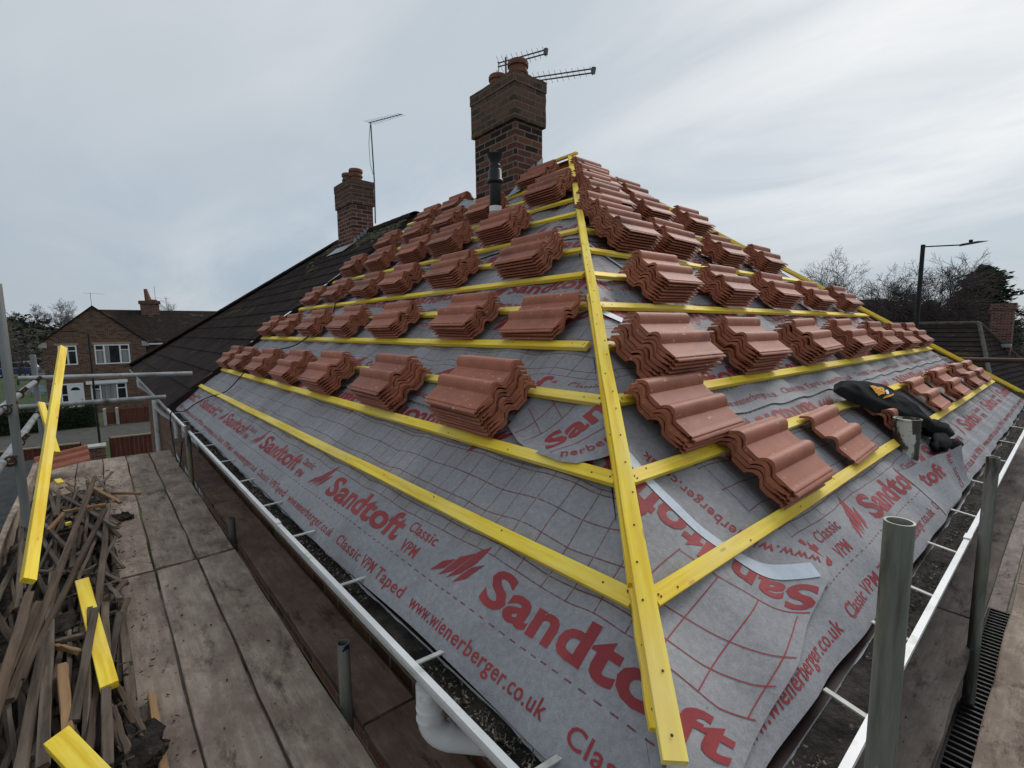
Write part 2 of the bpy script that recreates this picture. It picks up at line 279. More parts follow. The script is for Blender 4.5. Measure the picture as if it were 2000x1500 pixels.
def membranemat(name='grey_membrane', printed=True):
    m, nt, b = newmat(name); nb = NB(nt); tc = nb.n('ShaderNodeTexCoord'); vec = tc.outputs['Object']; x, y, z = nb.sep(vec)
    base = nb.mix(nb.ramp(nb.noise(vec, 1.6, 5, .6), .3, .7), (.215, .213, .226), (.285, .282, .294))
    base = nb.mix(nb.math('MULTIPLY', nb.ramp(nb.noise(vec, 300, 3, .7), .45, .75), .5), base, (.42, .42, .435))
    mt_ = nb.math('MULTIPLY_ADD', nb.noise(vec, 48, 6, .75), 1.0, .5); base = nb.mix(1.0, base, nb.comb(mt_, mt_, mt_), 'MULTIPLY')
    base = nb.mix(nb.math('MULTIPLY', nb.ramp(nb.noise(nb.map(vec, (1, 1, 1), (2, 9, 1)), 2.4, 6, .7), .52, .75), .45), base, (.12, .115, .12))
    base = nb.mix(nb.ramp(nb.noise(nb.map(vec, (1, 1, 1), (4, 1, 2)), 90, 3, .6), .70, .76), base, (.075, .07, .07))
    base = nb.mix(nb.ramp(nb.noise(nb.map(vec, (1, 1, 1), (1, 7, 2)), 120, 3, .7), .74, .78), base, (.55, .55, .55))
    wx = nb.math('MULTIPLY_ADD', nb.noise(vec, 2.6, 2, .5), .05, -.025); wy = nb.math('MULTIPLY_ADD', nb.noise(nb.map(vec, (1, 1, 1), (7, 7, 0)), 2.2, 2, .5), .05, -.025)
    xx = nb.math('ADD', x, wx); yy = nb.math('ADD', y, wy)
    def line(c, p, lw, off=0.0): return nb.math('COMPARE', nb.math('FRACT', nb.math('DIVIDE', nb.math('ADD', c, off), p)), .5, lw/p/2)
    gy = line(yy, .108, .005); gx = line(xx, .108, .0045)
    inband = nb.math('MULTIPLY', nb.math('GREATER_THAN', yy, .332), nb.math('LESS_THAN', yy, .722))
    grid = nb.math('MULTIPLY', nb.math('MAXIMUM', gx, gy), inband)
    solid = nb.math('MAXIMUM', nb.math('COMPARE', yy, .332, .0022), nb.math('COMPARE', yy, .722, .0022))
    dy = nb.math('MAXIMUM', nb.math('COMPARE', y, .158, .0026), nb.math('COMPARE', y, .892, .0026))
    dash = nb.math('MULTIPLY', dy, nb.math('LESS_THAN', nb.math('FRACT', nb.math('DIVIDE', x, .046)), .52))
    k = nb.math('MAXIMUM', nb.math('MAXIMUM', grid, solid), dash)
    wear = nb.math('MULTIPLY', k, nb.ramp(nb.noise(vec, 60, 3, .6), .2, .5))
    col = nb.mix(nb.math('MULTIPLY', wear, .85), base, (.125, .022, .028)) if printed else base
    nb.l(col, b.inputs['Base Color']); b.inputs['Roughness'].default_value = .62; b.inputs['Specular IOR Level'].default_value = .35
    h = nb.math('ADD', nb.noise(vec, 9, 5, .6), nb.math('MULTIPLY', nb.noise(vec, 300, 2, .6), .06)); nb.bump(h, .28, .02, b); return m
M['membrane'] = membranemat()
def plainmembrane():
    return membranemat('folded_membrane', False)
M['membrane_plain'] = plainmembrane(); M['eaves'] = gmat('dark_eaves_strip', (.075, .085, .115), (.11, .12, .155), 3, rough=.5, bump=.3, bscale=8, bdist=.01)
M['ink'] = gmat('red_ink', (.235, .028, .034), (.32, .045, .048), 5, rough=.6, bump=.3, bscale=9, bdist=.01, spots=[((.26, .17, .18), .66, .08, 70, (1, 1, 1))])

# ------------------------------------------------------------------ sheet surface
def hmem(side, a, w):
    """height of the underlay over the rafters, in the slope frame"""
    ph = .15 if side == 'L' else .02
    sag = -.022*math.sin(math.pi*(a+ph)/.46)**2
    k = 11.0 if side == 'L' else 47.0
    nz = mnoise.noise(V((a*1.3+k, w*2.1, 2.0)))*.010 + mnoise.noise(V((a*4.6, w*1.4+k, 5.0)))*.0055
    nz += .0045*mnoise.noise(V((a*9.0+k+w*5, w*7.0-a*3, 8.0)))
    droop = 0.0
    if w < -.25: droop = -(w+.25)**2*.6
    return -.032+sag+nz+droop
SHEETS = [-.39, .51, 1.40, 2.29, 3.18]
def hsheet(side, i, a, w): return hmem(side, a, w)+.006-.005*(w-SHEETS[i])

# ------------------------------------------------------------------ lettering
_tc = {}
def text_geo(s, bold):
    if (s, bold) in _tc: return _tc[(s, bold)]
    cu = bpy.data.curves.new('lettering', 'FONT'); cu.body = s; cu.size = 1; cu.resolution_u = 3; cu.offset = .032 if bold == 1 else .012; cu.space_character = 1.04 if bold == 1 else 1.08
    o = bpy.data.objects.new('lettering', cu); COL.objects.link(o); bpy.context.view_layer.update()
    me = o.evaluated_get(bpy.context.evaluated_depsgraph_get()).to_mesh()
    vs = [v.co.copy() for v in me.vertices]; fs = [tuple(p.vertices) for p in me.polygons]
    o.to_mesh_clear(); bpy.data.objects.remove(o); bpy.data.curves.remove(cu)
    mx = min(v.x for v in vs); Mx = max(v.x for v in vs)
    _tc[(s, bold)] = (vs, fs, mx, Mx); return _tc[(s, bold)]
CAPH = .72
def put_text(bm, s, x, y, width, cap, bold=1, flip=False):
    """baseline start x, y, overall width, capital height; flip turns it upside down about that point"""
    vs, fs, mx, Mx = text_geo(s, bold); kx = width/(Mx-mx); ky = cap/CAPH; g = -1 if flip else 1
    nv = [bm.verts.new((x+g*(v.x-mx)*kx, y+g*v.y*ky, 0)) for v in vs]
    for f in fs:
        try: bm.faces.new([nv[i] for i in f])
        except ValueError: pass
LOGO = [[(-.304, -.012), (-.244, .024), (-.22, .077), (-.273, .044)], [(-.252, -.009), (-.192, .033), (-.142, .134), (-.206, .093)],
        [(-.203, -.002), (-.142, .038), (-.101, .099), (-.09, .141), (-.084, .182), (-.133, .145)], [(-.151, -.005), (-.096, .03), (-.059, .108), (-.107, .078), (-.133, .036)]]
def put_logo(bm, x, y, flip=False):
    g = -1 if flip else 1
    for p in LOGO: bm.faces.new([bm.verts.new((x+g*a, y+g*b*.9, 0)) for a, b in p])
def band(bm, ph, ps, x0, x1, flip=False, top=1.05):
    """one printed edge of a roll: small line, dashes (in the material), big line"""
    P1, P2 = 1.385, 1.43
    Y = (lambda v: top-v) if flip else (lambda v: v)
    g = -1 if flip else 1
    k0 = int(math.floor((min(x0, x1)-3)/P1)); k1 = int(math.ceil((max(x0, x1)+3)/P1))
    for k in range(k0, k1+1):
        X = ph+k*P1*1.0
        if x0-1.7 < X < x1+1.7:
            put_text(bm, 'Sandtoft', X, Y(.198), .80, .118, 1, flip); put_logo(bm, X, Y(.198), flip)
            put_text(bm, 'Classic', X+g*.835, Y(.262), .19, .047, 2, flip); put_text(bm, 'VPM', X+g*.87, Y(.182), .105, .05, 2, flip)
    for k in range(int(math.floor((x0-3)/P2)), int(math.ceil((x1+3)/P2))+1):
        X = ps+k*P2
        if x0-1.7 < X < x1+1.7:
            put_text(bm, 'Classic VPM Taped', X, Y(.048), .60, .046, 2, flip); put_text(bm, 'www.wienerberger.co.uk', X+g*.655, Y(.048), .70, .046, 2, flip)
def cut(bm, co_, no, keep_neg=True):
    bmesh.ops.bisect_plane(bm, geom=bm.verts[:]+bm.edges[:]+bm.faces[:], plane_co=co_, plane_no=no, clear_outer=keep_neg, clear_inner=False)
def dice(bm, x0, x1, y0, y1, st=.06):
    x = math.floor(x0/st)*st
    while x < x1: bmesh.ops.bisect_plane(bm, geom=bm.verts[:]+bm.edges[:]+bm.faces[:], plane_co=(x, 0, 0), plane_no=(1, 0, 0)); x += st
    y = math.floor(y0/st)*st
    while y < y1: bmesh.ops.bisect_plane(bm, geom=bm.verts[:]+bm.edges[:]+bm.faces[:], plane_co=(0, y, 0), plane_no=(0, 1, 0)); y += st

ORD = ['first', 'second', 'third', 'fourth', 'fifth', 'sixth', 'seventh', 'eighth', 'ninth', 'tenth', 'eleventh', 'twelfth', 'thirteenth', 'fourteenth']
# phases: (lower big, lower small, upper big, upper small), in the sheet's local x
PH = {('L', 0): (-1.195, -.706, -1.9, -1.1), ('L', 1): (-.98, -1.3, -1.2, -.9), ('L', 2): (-2.72, -1.9, -2.2, -1.0), ('L', 3): (-3.0, -2.2, -3.3, -2.5), ('L', 4): (-4, -3, -4, -3),
      ('R', 0): (2.60, 1.80, 3.32, 2.6), ('R', 1): (2.05, 1.66, 2.4, 2.9), ('R', 2): (3.1, 2.4, 3.6, 2.8), ('R', 3): (3.7, 3.0, 4.1, 3.3), ('R', 4): (4, 4, 4, 4)}
def membrane(side, i):
    w0 = SHEETS[i]; wt = min(w0+1.05, WTOP-.02); mat = ML if side == 'L' else MR
    L = side == 'L'
    near = hipL if L else hipR; far = (lambda w: 7.80) if L else backR
    nw = int((wt-w0)/.035)+1; na = 230 if i < 2 else 130
    vs = []; fs = []
    rnd = random.Random(i*3+(1 if L else 0))
    for j in range(nw+1):
        w = w0+(wt-w0)*j/nw
        for k in range(na+1):
            a = near(w)+(far(w)-near(w))*k/na
            ww = w
            if j == 0: ww += mnoise.noise(V((a*1.1, i*3.3, 9.0 if L else 4.0)))*.012
            h = hsheet(side, i, a, w)
            if j == 0 and i > 0: h += .004+.006*abs(mnoise.noise(V((a*2, i, 3))))
            vs.append(((-a if L else a), ww-w0, h))
    for j in range(nw):
        for k in range(na):
            q = (j*(na+1)+k, j*(na+1)+k+1, (j+1)*(na+1)+k+1, (j+1)*(na+1)+k)
            fs.append(q if not L else tuple(reversed(q)))
    me = bpy.data.meshes.new('roofing_membrane'); me.from_pydata(vs, [], fs); me.polygons.foreach_set('use_smooth', [True]*len(fs)); me.materials.append(M['membrane'])
    mw = mat @ Matrix.Translation((0, w0, 0))
    o = link('roofing_membrane', me, None, mw)
    sl = 'left' if L else 'right'
    nm = ['lowest grey printed membrane sheet, hanging into the gutter, {} slope', 'second grey printed membrane sheet up from the gutter, {} slope', 'third grey printed membrane sheet up from the gutter, {} slope',
          'fourth grey membrane sheet up from the gutter, under tile stacks, {} slope', 'topmost grey membrane sheet, just below the ridge, {} slope'][i]
    tag(o, nm.format(sl), 'roofing membrane', 'printed underlay sheets on the roof')
    # print
    bm = bmesh.new(); p = PH[(side, i)]
    xa, xb = (-7.80, -near(w0)) if L else (near(w0), far(w0))
    band(bm, p[0], p[1], xa, xb); 
    if i < 4: band(bm, p[2], p[3], xa, xb, True)
    dice(bm, xa, xb, 0, 1.05, .045)
    if L: cut(bm, (-hipL(w0)-.01, 0, 0), (1, c_, 0)); cut(bm, (-7.78, 0, 0), (-1, 0, 0))
    else: cut(bm, (hipR(w0)+.01, 0, 0), (-1, c_, 0)); k = (8.67-4.446)/WTOP; cut(bm, (backR(w0)-.02, 0, 0), (1, k, 0))
    cut(bm, (0, wt-w0-.005, 0), (0, 1, 0))
    for v in bm.verts:
        a = -v.co.x if L else v.co.x; v.co.z = hsheet(side, i, a, v.co.y+w0)+.0013
        if v.co.y < .055 and i > 0: v.co.z += .006*(1-v.co.y/.055)
    me = bpy.data.meshes.new('printed_lettering'); bm.to_mesh(me); bm.free(); me.materials.append(M['ink'])
    link('printed_lettering', me, o, mw)
    return o
sheets = {(sd, i): membrane(sd, i) for sd in 'LR' for i in range(5)}

def curve_at(pts, s):
    """point and direction on a polyline smoothed by Catmull-Rom, s in arc length"""
    P = [V((p[0], p[1], 0)) for p in pts]; fine = []
    for i in range(len(P)-1):
        p0, p1, p2, p3 = P[max(i-1, 0)], P[i], P[i+1], P[min(i+2, len(P)-1)]
        for k in range(12):
            t = k/12; fine.append(.5*((2*p1)+(p2-p0)*t+(2*p0-5*p1+4*p2-p3)*t*t+(3*p1-p0-3*p2+p3)*t**3))
    fine.append(P[-1]); d = 0
    for i in range(len(fine)-1):
        L = (fine[i+1]-fine[i]).length
        if d+L >= s or i == len(fine)-2:
            dr = (fine[i+1]-fine[i]).normalized(); return fine[i]+dr*(s-d), dr
        d += L
def ribbon_pts(bm, path, L, side):
    """bend flat geometry (x along, y to the left of travel in the sheet's own frame) on to a path given in (a, w)"""
    pp = [((-a if L else a), w) for a, w in path]
    for v in bm.verts:
        p, d = curve_at(pp, v.co.x); q = p+V((-d.y, d.x, 0))*v.co.y; v.co = (q.x, q.y, 0)
def flap(side, poly, lift, items, parent):
    """the end of a roll folded over the hip on to the other slope: outline in (a, w), print items bent along their own paths"""
    mat = ML if side == 'L' else MR; L = side == 'L'; sg = -1 if L else 1
    def hgt(a, w): return hmem(side, a, w)+lift(a, w)
    h0 = hipL(0) if L else hipR(0)
    def finish(bm, dz, mat_, name, par):
        cut(bm, (sg*h0, 0, 0), ((1, c_, 0) if L else (-1, c_, 0)))
        for v in bm.verts: v.co.z = hgt(sg*v.co.x, v.co.y)+dz
        bmesh.ops.recalc_face_normals(bm, faces=bm.faces[:])
        for f in bm.faces:
            if f.normal.z < 0: f.normal_flip()
        me = bpy.data.meshes.new(name); bm.to_mesh(me); bm.free(); me.materials.append(mat_)
        me.polygons.foreach_set('use_smooth', [True]*len(me.polygons)); return link(name, me, par, mat)
    bm = bmesh.new(); bm.faces.new([bm.verts.new((sg*a, w, 0)) for a, w in poly])
    xs_ = [sg*a for a, w in poly]; ws_ = [w for a, w in poly]; dice(bm, min(xs_), max(xs_), min(ws_), max(ws_), .035)
    o = finish(bm, 0, M['membrane_plain'], 'folded_flap', parent)
    big = bmesh.new()
    for path, fn in items:
        bm = bmesh.new(); fn(bm)
        if isinstance(path, Bend):
            dice(bm, 0, 1.01, -.4, 1.2, .035)
            for v in bm.verts: a_, w_ = path.at(v.co.x, v.co.y); v.co = (sg*a_, w_, 0)
        else: dice(bm, 0, 1.3, -.1, .4, .03); ribbon_pts(bm, path, L, side)
        me = bpy.data.meshes.new('tmp'); bm.to_mesh(me); bm.free(); big.from_mesh(me); bpy.data.meshes.remove(me)
    finish(big, .0015, M['ink'], 'flap_lettering', o)
    return finish
def stroke(pts, w=.0032):
    def fn(bm):
        L = sum((V((*pts[i+1], 0))-V((*pts[i], 0))).length for i in range(len(pts)-1))
        bm.faces.new([bm.verts.new(q) for q in ((0, -w/2, 0), (L, -w/2, 0), (L, w/2, 0), (0, w/2, 0))])
    return (pts, fn)
# left sheet folded over on to the right slope
POLY = [(.67, -.40), (.98, -.345), (1.38, -.30), (1.62, -.255), (1.845, -.215), (1.95, -.17), (1.87, -.08), (1.81, .015), (1.765, .12), (1.743, .224), (1.72, .40), (1.72, .74), (1.5, .74)]
MRI = MR.inverted(); nR_ = V((0, -s_, c_))
def onR(x, y, n=-.02):
    d = ray(x, y); p = d*(nR_.dot(RW(0, 0, n))/nR_.dot(d)); q = MRI @ p; return (q.x, q.y)
def cr_(x, y): return (1094+x/1.4006, 820+y/1.4)
class Bend:
    """lettering that follows the buckled fold: path and capital heights measured on the fold, then carried on to the slope"""
    def __init__(s, path, h0, h1): s.p = [cr_(*q) for q in path]; s.h0 = h0/1.4; s.h1 = h1/1.4; s.L = sum((V((*s.p[i+1], 0))-V((*s.p[i], 0))).length for i in range(len(s.p)-1))
    def at(s, u, t):
        p, d = curve_at([(x, -y) for x, y in s.p], u*s.L); h = s.h0+(s.h1-s.h0)*u; q = p+V((-d.y, d.x, 0))*(t*h); return onR(q.x, -q.y)
BIG = Bend([(708, 456), (640, 447), (585, 430), (500, 376), (440, 330), (385, 288), (320, 238), (252, 180), (210, 130)], 60, 88)
SML = Bend([(716, 376), (610, 348), (560, 330), (470, 270), (400, 208), (330, 148), (240, 75)], 24, 22)
FT = Bend([(275, 862), (352, 898), (455, 950)], 104, 108)
items = [(BIG, lambda bm: put_text(bm, 'Sandtoft', .0, .0, 1.0, 1.0, 1)), (SML, lambda bm: put_text(bm, 'www.wienerberger.co.uk', .0, .0, 1.0, 1.0, 2)), (FT, lambda bm: put_text(bm, 'ft', .0, .0, 1.0, 1.0, 1))]
for L_ in ([(430, 430), (360, 520), (285, 610)], [(545, 490), (470, 600), (375, 745)], [(660, 530), (600, 660), (520, 815)], [(330, 355), (430, 430), (545, 490), (610, 515), (693, 522)], [(250, 470), (360, 538), (470, 605), (570, 648), (640, 655)], [(215, 540), (285, 590), (400, 665), (520, 718), (590, 730)],
           [(255, 650), (310, 690), (380, 745), (440, 790), (545, 818)], [(330, 350), (270, 400), (215, 470)]): items.append(stroke([onR(*cr_(*q)) for q in L_]))
fin_ = flap('R', POLY, lambda a, w: .010+.012*max(0, min(1, (.1-w)/.4)), items, sheets[('L', 0)])
# the tape that seals its edge
TP_ = [(1.42, .50), (1.415, .36), (1.445, .18), (1.513, .03), (1.635, -.10), (1.865, -.190)]
bm = bmesh.new(); n = 40
g = [[bm.verts.new((.86*i/n, t, 0)) for t in (-.026, 0, .026)] for i in range(n+1)]
for i in range(n):
    for j in range(2): bm.faces.new((g[i][j], g[i+1][j], g[i+1][j+1], g[i][j+1]))
ribbon_pts(bm, TP_, False, 'R')
tp = fin_(bm, .0032, M['tape'], 'seam_tape', None)
tag(tp, 'pale blue curved strip of seam tape on the grey membrane beside the hip', 'seam tape')
# right sheet folded over on to the left slope, its loose corner lying over the second batten
POLY2 = [(1.66, .48), (1.522, .41), (1.42, .378), (1.325, .362), (1.22, .352), (1.146, .366), (1.10, .41), (1.07, .455), (1.0, .50), (1.15, .78), (1.66, .78)]
items = [([(1.335, .385), (1.28, .46), (1.225, .56), (1.18, .66), (1.15, .74)], lambda bm: put_text(bm, 'Sandto', .01, .0, .62, .125, 1)), ([(1.225, .372), (1.17, .412), (1.12, .49), (1.08, .58)], lambda bm: put_text(bm, 'nerberger', .0, .0, .30, .04, 2))]
items += [stroke([(1.50, .42), (1.44, .52), (1.40, .62), (1.38, .75)]), stroke([(1.58, .45), (1.53, .56), (1.50, .75)]), stroke([(1.46, .49), (1.62, .60)]), stroke([(1.41, .59), (1.60, .72)]), stroke([(1.285, .378), (1.23, .45), (1.17, .55), (1.13, .63)], .003)]
flap('L', POLY2, lambda a, w: .014+.034*math.exp(-((w-.37)/.07)**2), items, sheets[('R', 1)])

# white tapes higher up beside the hip
for (a0, w0_, a1, w1_, nm) in [(2.10, 1.39, 2.215, 1.25, 'short pale tape strip beside the hip, just above the fourth batten'), (2.76, 2.22, 2.93, 1.885, 'short pale tape strip beside the hip, just below the seventh batten')]:
    bm = bmesh.new(); n = 8; rows = []
    for i in range(n+1):
        t = i/n; a = a0+(a1-a0)*t; w = w0_+(w1_-w0_)*t; d = V((a1-a0, w1_-w0_, 0)).normalized(); nn = V((-d.y, d.x, 0))*.026
        rows.append([bm.verts.new((a+q*nn.x, w+q*nn.y, hmem('R', a+q*nn.x, w+q*nn.y)+.014)) for q in (-1, 1)])
    for i in range(n): bm.faces.new((rows[i][0], rows[i+1][0], rows[i+1][1], rows[i][1]))
    me = bpy.data.meshes.new('seam_tape'); bm.to_mesh(me); bm.free(); me.materials.append(M['tape']); tag(link('seam_tape', me, None, MR), nm, 'seam tape', 'seam tapes')

# ------------------------------------------------------------------ battens
NB_ = 13
rowname = ['lowest'] + [ORD[i] for i in range(1, NB_)]
def batten(p0, p1, label, group, nrm, w=.05, h=.025, k=0):
    o = stick('roof_batten', p0, p1, w, h, M['yellow'], nrm, bev=.0015, seg=14, warp=.0015, seed=k)
    return tag(o, label, 'batten', group)
nL = V((-s_, 0, c_)); nR = V((0, -s_, c_))
rb = random.Random(3)
for k in range(NB_):
    w = k*G+.020
    if w > WTOP-.06: break
    n0 = -.0115
    gap = .055 if k < 6 else .045
    e = [.035, .03, .035, .085, .03, .045, .02, .03, .02, .03, .02, .03, .02][k]
    batten(LW(hipL(w)+e, w, n0), LW(7.86-.06*k if k < 5 else 7.62, w, n0), f'{rowname[k]} yellow batten up from the gutter, left slope' if k else 'lowest yellow batten just above the big printed lettering, left slope', 'yellow battens across the left slope', nL, k=k)
    e2 = [.045, .04, .05, .04, .05, .04, .05, .03, .03, .03, .03, .03, .03][k]
    batten(RW(hipR(w)+e2, w, n0), RW(backR(w)-.04, w, n0), f'{rowname[k]} yellow batten up from the gutter, right slope' if k else 'lowest yellow batten crossing the pale seam tape, right slope', 'yellow battens across the right slope', nR, k=k+20)
# hip battens, doubled
hd = V((c_, c_, s_)).normalized(); hn = (nL+nR).normalized(); hs = hd.cross(hn)
H0 = V((X0, Y0, Z0))
def hipp(l, n, side=0): return H0+hd*l+hn*n+hs*side
LH = (APEX-H0).length
o = stick('hip_batten', hipp(-.318, .028), hipp(LH*.46, .028), .05, .025, M['yellow'], hn, seg=10, warp=.002, seed=5); tag(o, 'long yellow timber running up the near hip, its end over the bottom corner', 'batten', 'yellow hip timbers')
o = stick('hip_batten', hipp(LH*.46+.004, .029), hipp(LH+.02, .029), .05, .025, M['yellow'], hn, seg=10, warp=.002, seed=8); tag(o, 'upper yellow timber of the near hip, reaching the roof peak', 'batten', 'yellow hip timbers')
for a, b, sd, lb in [(-.255, .06, -.012, 'short yellow under-batten below the lower end of the hip timber'), (.075, LH*.33, -.011, 'yellow under-batten beneath the hip timber, beside the lowest battens'), (LH*.33+.01, LH*.98, .0, 'yellow under-batten beneath the upper hip timber')]:
    o = stick('hip_batten', hipp(a, .0022, sd), hipp(b, .0022, sd), .046, .025, M['yellow'], hn, seg=8, warp=.002, seed=int(a*30)); tag(o, lb, 'batten', 'yellow hip timbers')
# back hip
B0 = V((8.67, Y0, Z0)); bd = (APEX-B0).normalized(); bn = (nR+V((.5, .1, .85))).normalized()
bn = (bn-bd*bn.dot(bd)).normalized(); LB = (APEX-B0).length
for a, b, n, sd, lb in [(-.9, LB*.5, .026, 0, 'lower yellow timber on the far hip of the right slope'), (LB*.5+.01, LB, .026, 0, 'upper yellow timber on the far hip of the right slope'), (-.3, LB, .0, -.03, 'yellow under-batten along the far hip of the right slope')]:
    p0, p1 = B0+bd*a+bn*n+bd.cross(bn)*sd, B0+bd*b+bn*n+bd.cross(bn)*sd
    o = stick('hip_batten', p0, p1, .05, .025, M['yellow'], bn, seg=6, seed=int(n*99)+4); tag(o, lb, 'batten', 'yellow hip timbers')
o = stick('ridge_batten', APEX+V((.01, -.10, .045)), APEX+V((.01, .75, .045)), .05, .025, M['yellow'], (0, 0, 1), seed=2); tag(o, 'short yellow batten lying along the ridge at the peak', 'batten')
def nails(o, pts, nrm, r=.0032):
    b = MB()
    for p in pts: b.lathe(V(p), [(r, 0), (r*.9, .0012), (.0004, .0013)], 7, V(nrm))
    b.build('nail_heads', M['rust'], o)
rn = random.Random(4)
for o in [x for x in COL.objects if x.name.startswith(('hip_batten', 'roof_batten'))]:
    m_ = o.matrix_world; L_ = max(v.co.x for v in o.data.vertices); hh = max(v.co.z for v in o.data.vertices); nz_ = V((m_[0][2], m_[1][2], m_[2][2])); hip_ = o.name.startswith('hip')
    if (m_ @ V((.2, 0, 0))).length > 3.2 and (m_ @ V((L_, 0, 0))).length > 3.2: continue
    xs_ = [x_ for k in range(int(L_/.13)+1) for x_ in ((.05+k*.13+rn.uniform(-.02, .02)),)] if hip_ else [.018, .022]+[.1+.45*k for k in range(int(L_/.45))]
    nails(o, [m_ @ V((x_, rn.uniform(-.014, .014), hh+.0003)) for x_ in xs_ if 0 < x_ < min(L_, 3.5)], nz_)

# ------------------------------------------------------------------ roof tiles: rolls run along local x, y up the slope
TL, TW, TP = .430, .340, .0222
def tile_profile():
    top = [(0, .006), (.004, .009), (.011, .009), (.013, .0055), (.019, .0055), (.021, .010), (.029, .011), (.033, .009)]
    top += [(.05, .0085), (.075, .0085), (.100, .0085), (.112, .0095)]
    def roll(y0, y1, n=9): return [(y0+(y1-y0)*i/n, .0095+.031*math.sin(math.pi*min(1, max(0, i/n)))**.85) for i in range(1, n)]
    top += roll(.112, .190); top += [(.190, .0095), (.205, .0085), (.235, .0085), (.255, .0095)]; top += roll(.255, .333); top += [(.333, .014), (.340, .010)]
    return top
def tile_mesh(seed):
    rnd = random.Random(seed); top = tile_profile(); nx = 7; vs = []; fs = []; sm = []; m = len(top)
    XS = [0, .016, .02, .14, .29, .41, .414, .43]
    for i in range(nx+1):
        x = XS[i]; endf = i in (0, nx); jx = 0
        for y, z in top:
            e = rnd.uniform(-.0016, .0016) if endf else 0
            vs.append((x+e, y, z+rnd.uniform(-.0003, .0003)))
        for q, (y, z) in enumerate(top):
            inner = 0 < i < nx
            th_ = .0048 if y < .032 else (.011 if y > .335 else (.0115 if inner else .0175))
            if .035 < y < .105 or .195 < y < .25: th_ = .010 if inner else .018
            if y < .06 and not inner: th_ = .0065 if y < .032 else .010
            e = rnd.uniform(-.003, .003) if endf else 0
            vs.append((x+e, y+(.001 if endf else 0), z-th_+ (rnd.uniform(-.0015, .0015) if endf else 0)))
    st = 2*m
    for i in range(nx):
        for k in range(m-1):
            a = i*st+k; fs.append((a, a+st, a+st+1, a+1)); sm.append(True)
            b = i*st+m+k; fs.append((b, b+1, b+st+1, b+st)); sm.append(True)
        for k in (0, m-1):
            a = i*st+k; b = i*st+m+k; q = (a, b, b+st, a+st); fs.append(q if k == 0 else tuple(reversed(q))); sm.append(False)
    for k in range(m-1):
        a = k; b = m+k; fs.append((a, a+1, b+1, b)); sm.append(False)
        a = nx*st+k; b = a+m; fs.append((a, b, b+1, a+1)); sm.append(False)
    me = bpy.data.meshes.new('pantile'); me.from_pydata(vs, [], fs); me.polygons.foreach_set('use_smooth', sm); me.set_sharp_from_angle(angle=R(38)); me.materials.append(M['tile']); return me
TILES = [tile_mesh(i) for i in range(4)]
rt_ = random.Random(11)
tile_list = []          # (distance, matrix, label, group)
STK_L = {1: [(1.63, 8), (2.57, 7), (3.59, 7), (4.52, 6), (5.45, 6), (6.48, 5), (7.24, 5)], 3: [(1.78, 3), (2.49, 6), (3.51, 6), (4.46, 6), (5.42, 6), (6.42, 5), (7.20, 5)],
         5: [(2.42, 7), (3.41, 7), (4.34, 7), (5.12, 6), (6.08, 6), (6.98, 5)], 7: [(3.34, 8), (4.24, 8), (4.97, 7), (5.87, 7), (6.75, 7)], 9: [(3.28, 7), (4.30, 7), (5.02, 7), (5.85, 6), (6.72, 6)], 11: [(4.03, 5), (5.68, 6), (6.45, 5)]}
STK_R = {0: [(1.90, 4), (2.79, 1), (3.73, 3), (4.98, 2), (5.81, 4), (6.95, 3), (7.85, 2)], 1: [(1.63, 4)], 2: [(1.85, 8), (2.74, 7), (3.68, 7), (4.62, 7), (5.62, 6), (6.55, 5), (7.30, 5)],
         4: [(2.63, 8), (3.53, 7), (4.44, 7), (5.40, 6), (6.36, 6)], 6: [(2.96, 8), (3.56, 8), (4.54, 7), (5.46, 7)], 7: [(3.07, 7)], 8: [(3.38, 7), (4.05, 7), (4.85, 7)], 9: [(3.62, 6)], 10: [(3.92, 5), (4.55, 4)], 11: [(4.16, 4)]}
def ordw(n): return ORD[n]
for sd, ST in (('L', STK_L), ('R', STK_R)):
    mat = ML if sd == 'L' else MR; sl = 'left' if sd == 'L' else 'right'
    for ri, (k, lst) in enumerate(sorted(ST.items())):
        for si, (a, cnt) in enumerate(lst):
            jr = rt_.gauss(0, .02); slip = rt_.choice([0, 0, 0, 1]); sx, sw = rt_.uniform(-.02, .02), rt_.uniform(-.012, .012); ln = rt_.uniform(-.0022, .0022)
            for t in range(cnt):
                n = .018+t*TP; top_ = slip and t >= cnt-2; a_ = a+rt_.gauss(0, .006)+t*.0012+(sx if top_ else 0)+t*ln; w = k*G+.030+rt_.uniform(-.005, .005)-t*.0006+(sw if top_ else 0)
                x0 = -(a_+TL) if sd == 'L' else a_
                mw = mat @ Matrix.Translation((x0+TL/2, w+TW/2, n)) @ Matrix.Rotation(jr+rt_.gauss(0, .010), 4, 'Z') @ Matrix.Translation((-TL/2, -TW/2, 0))
                pos = 'only' if cnt == 1 else ('topmost' if t == cnt-1 else ('lowest' if t == 0 else ORD[cnt-1-t]+'-from-top'))
                c0 = mw @ V((TL/2, TW/2, 0))
                row = 'gutter row' if ri == 0 else f'{ORD[ri]} row up'
                st = 'stack nearest the hip' if si == 0 else f'{ORD[si]} stack from the hip'
                lab = (f'single red roof tile lying alone, {row}, {sl} slope' if cnt == 1 else f'{pos} red tile, {st}, {row}, {sl} slope')
                tile_list.append((c0.length*(1.0 if t == cnt-1 else 1.06), mw, lab, f'red roof tiles stacked on the {sl} slope'))
tile_list.sort(key=lambda t: t[0])
for i, (d, mw, lab, grp) in enumerate(tile_list[:295]):
    tag(link('pantile', TILES[i % 4], None, mw), lab, 'pantile', grp)
rest = tile_list[295:]
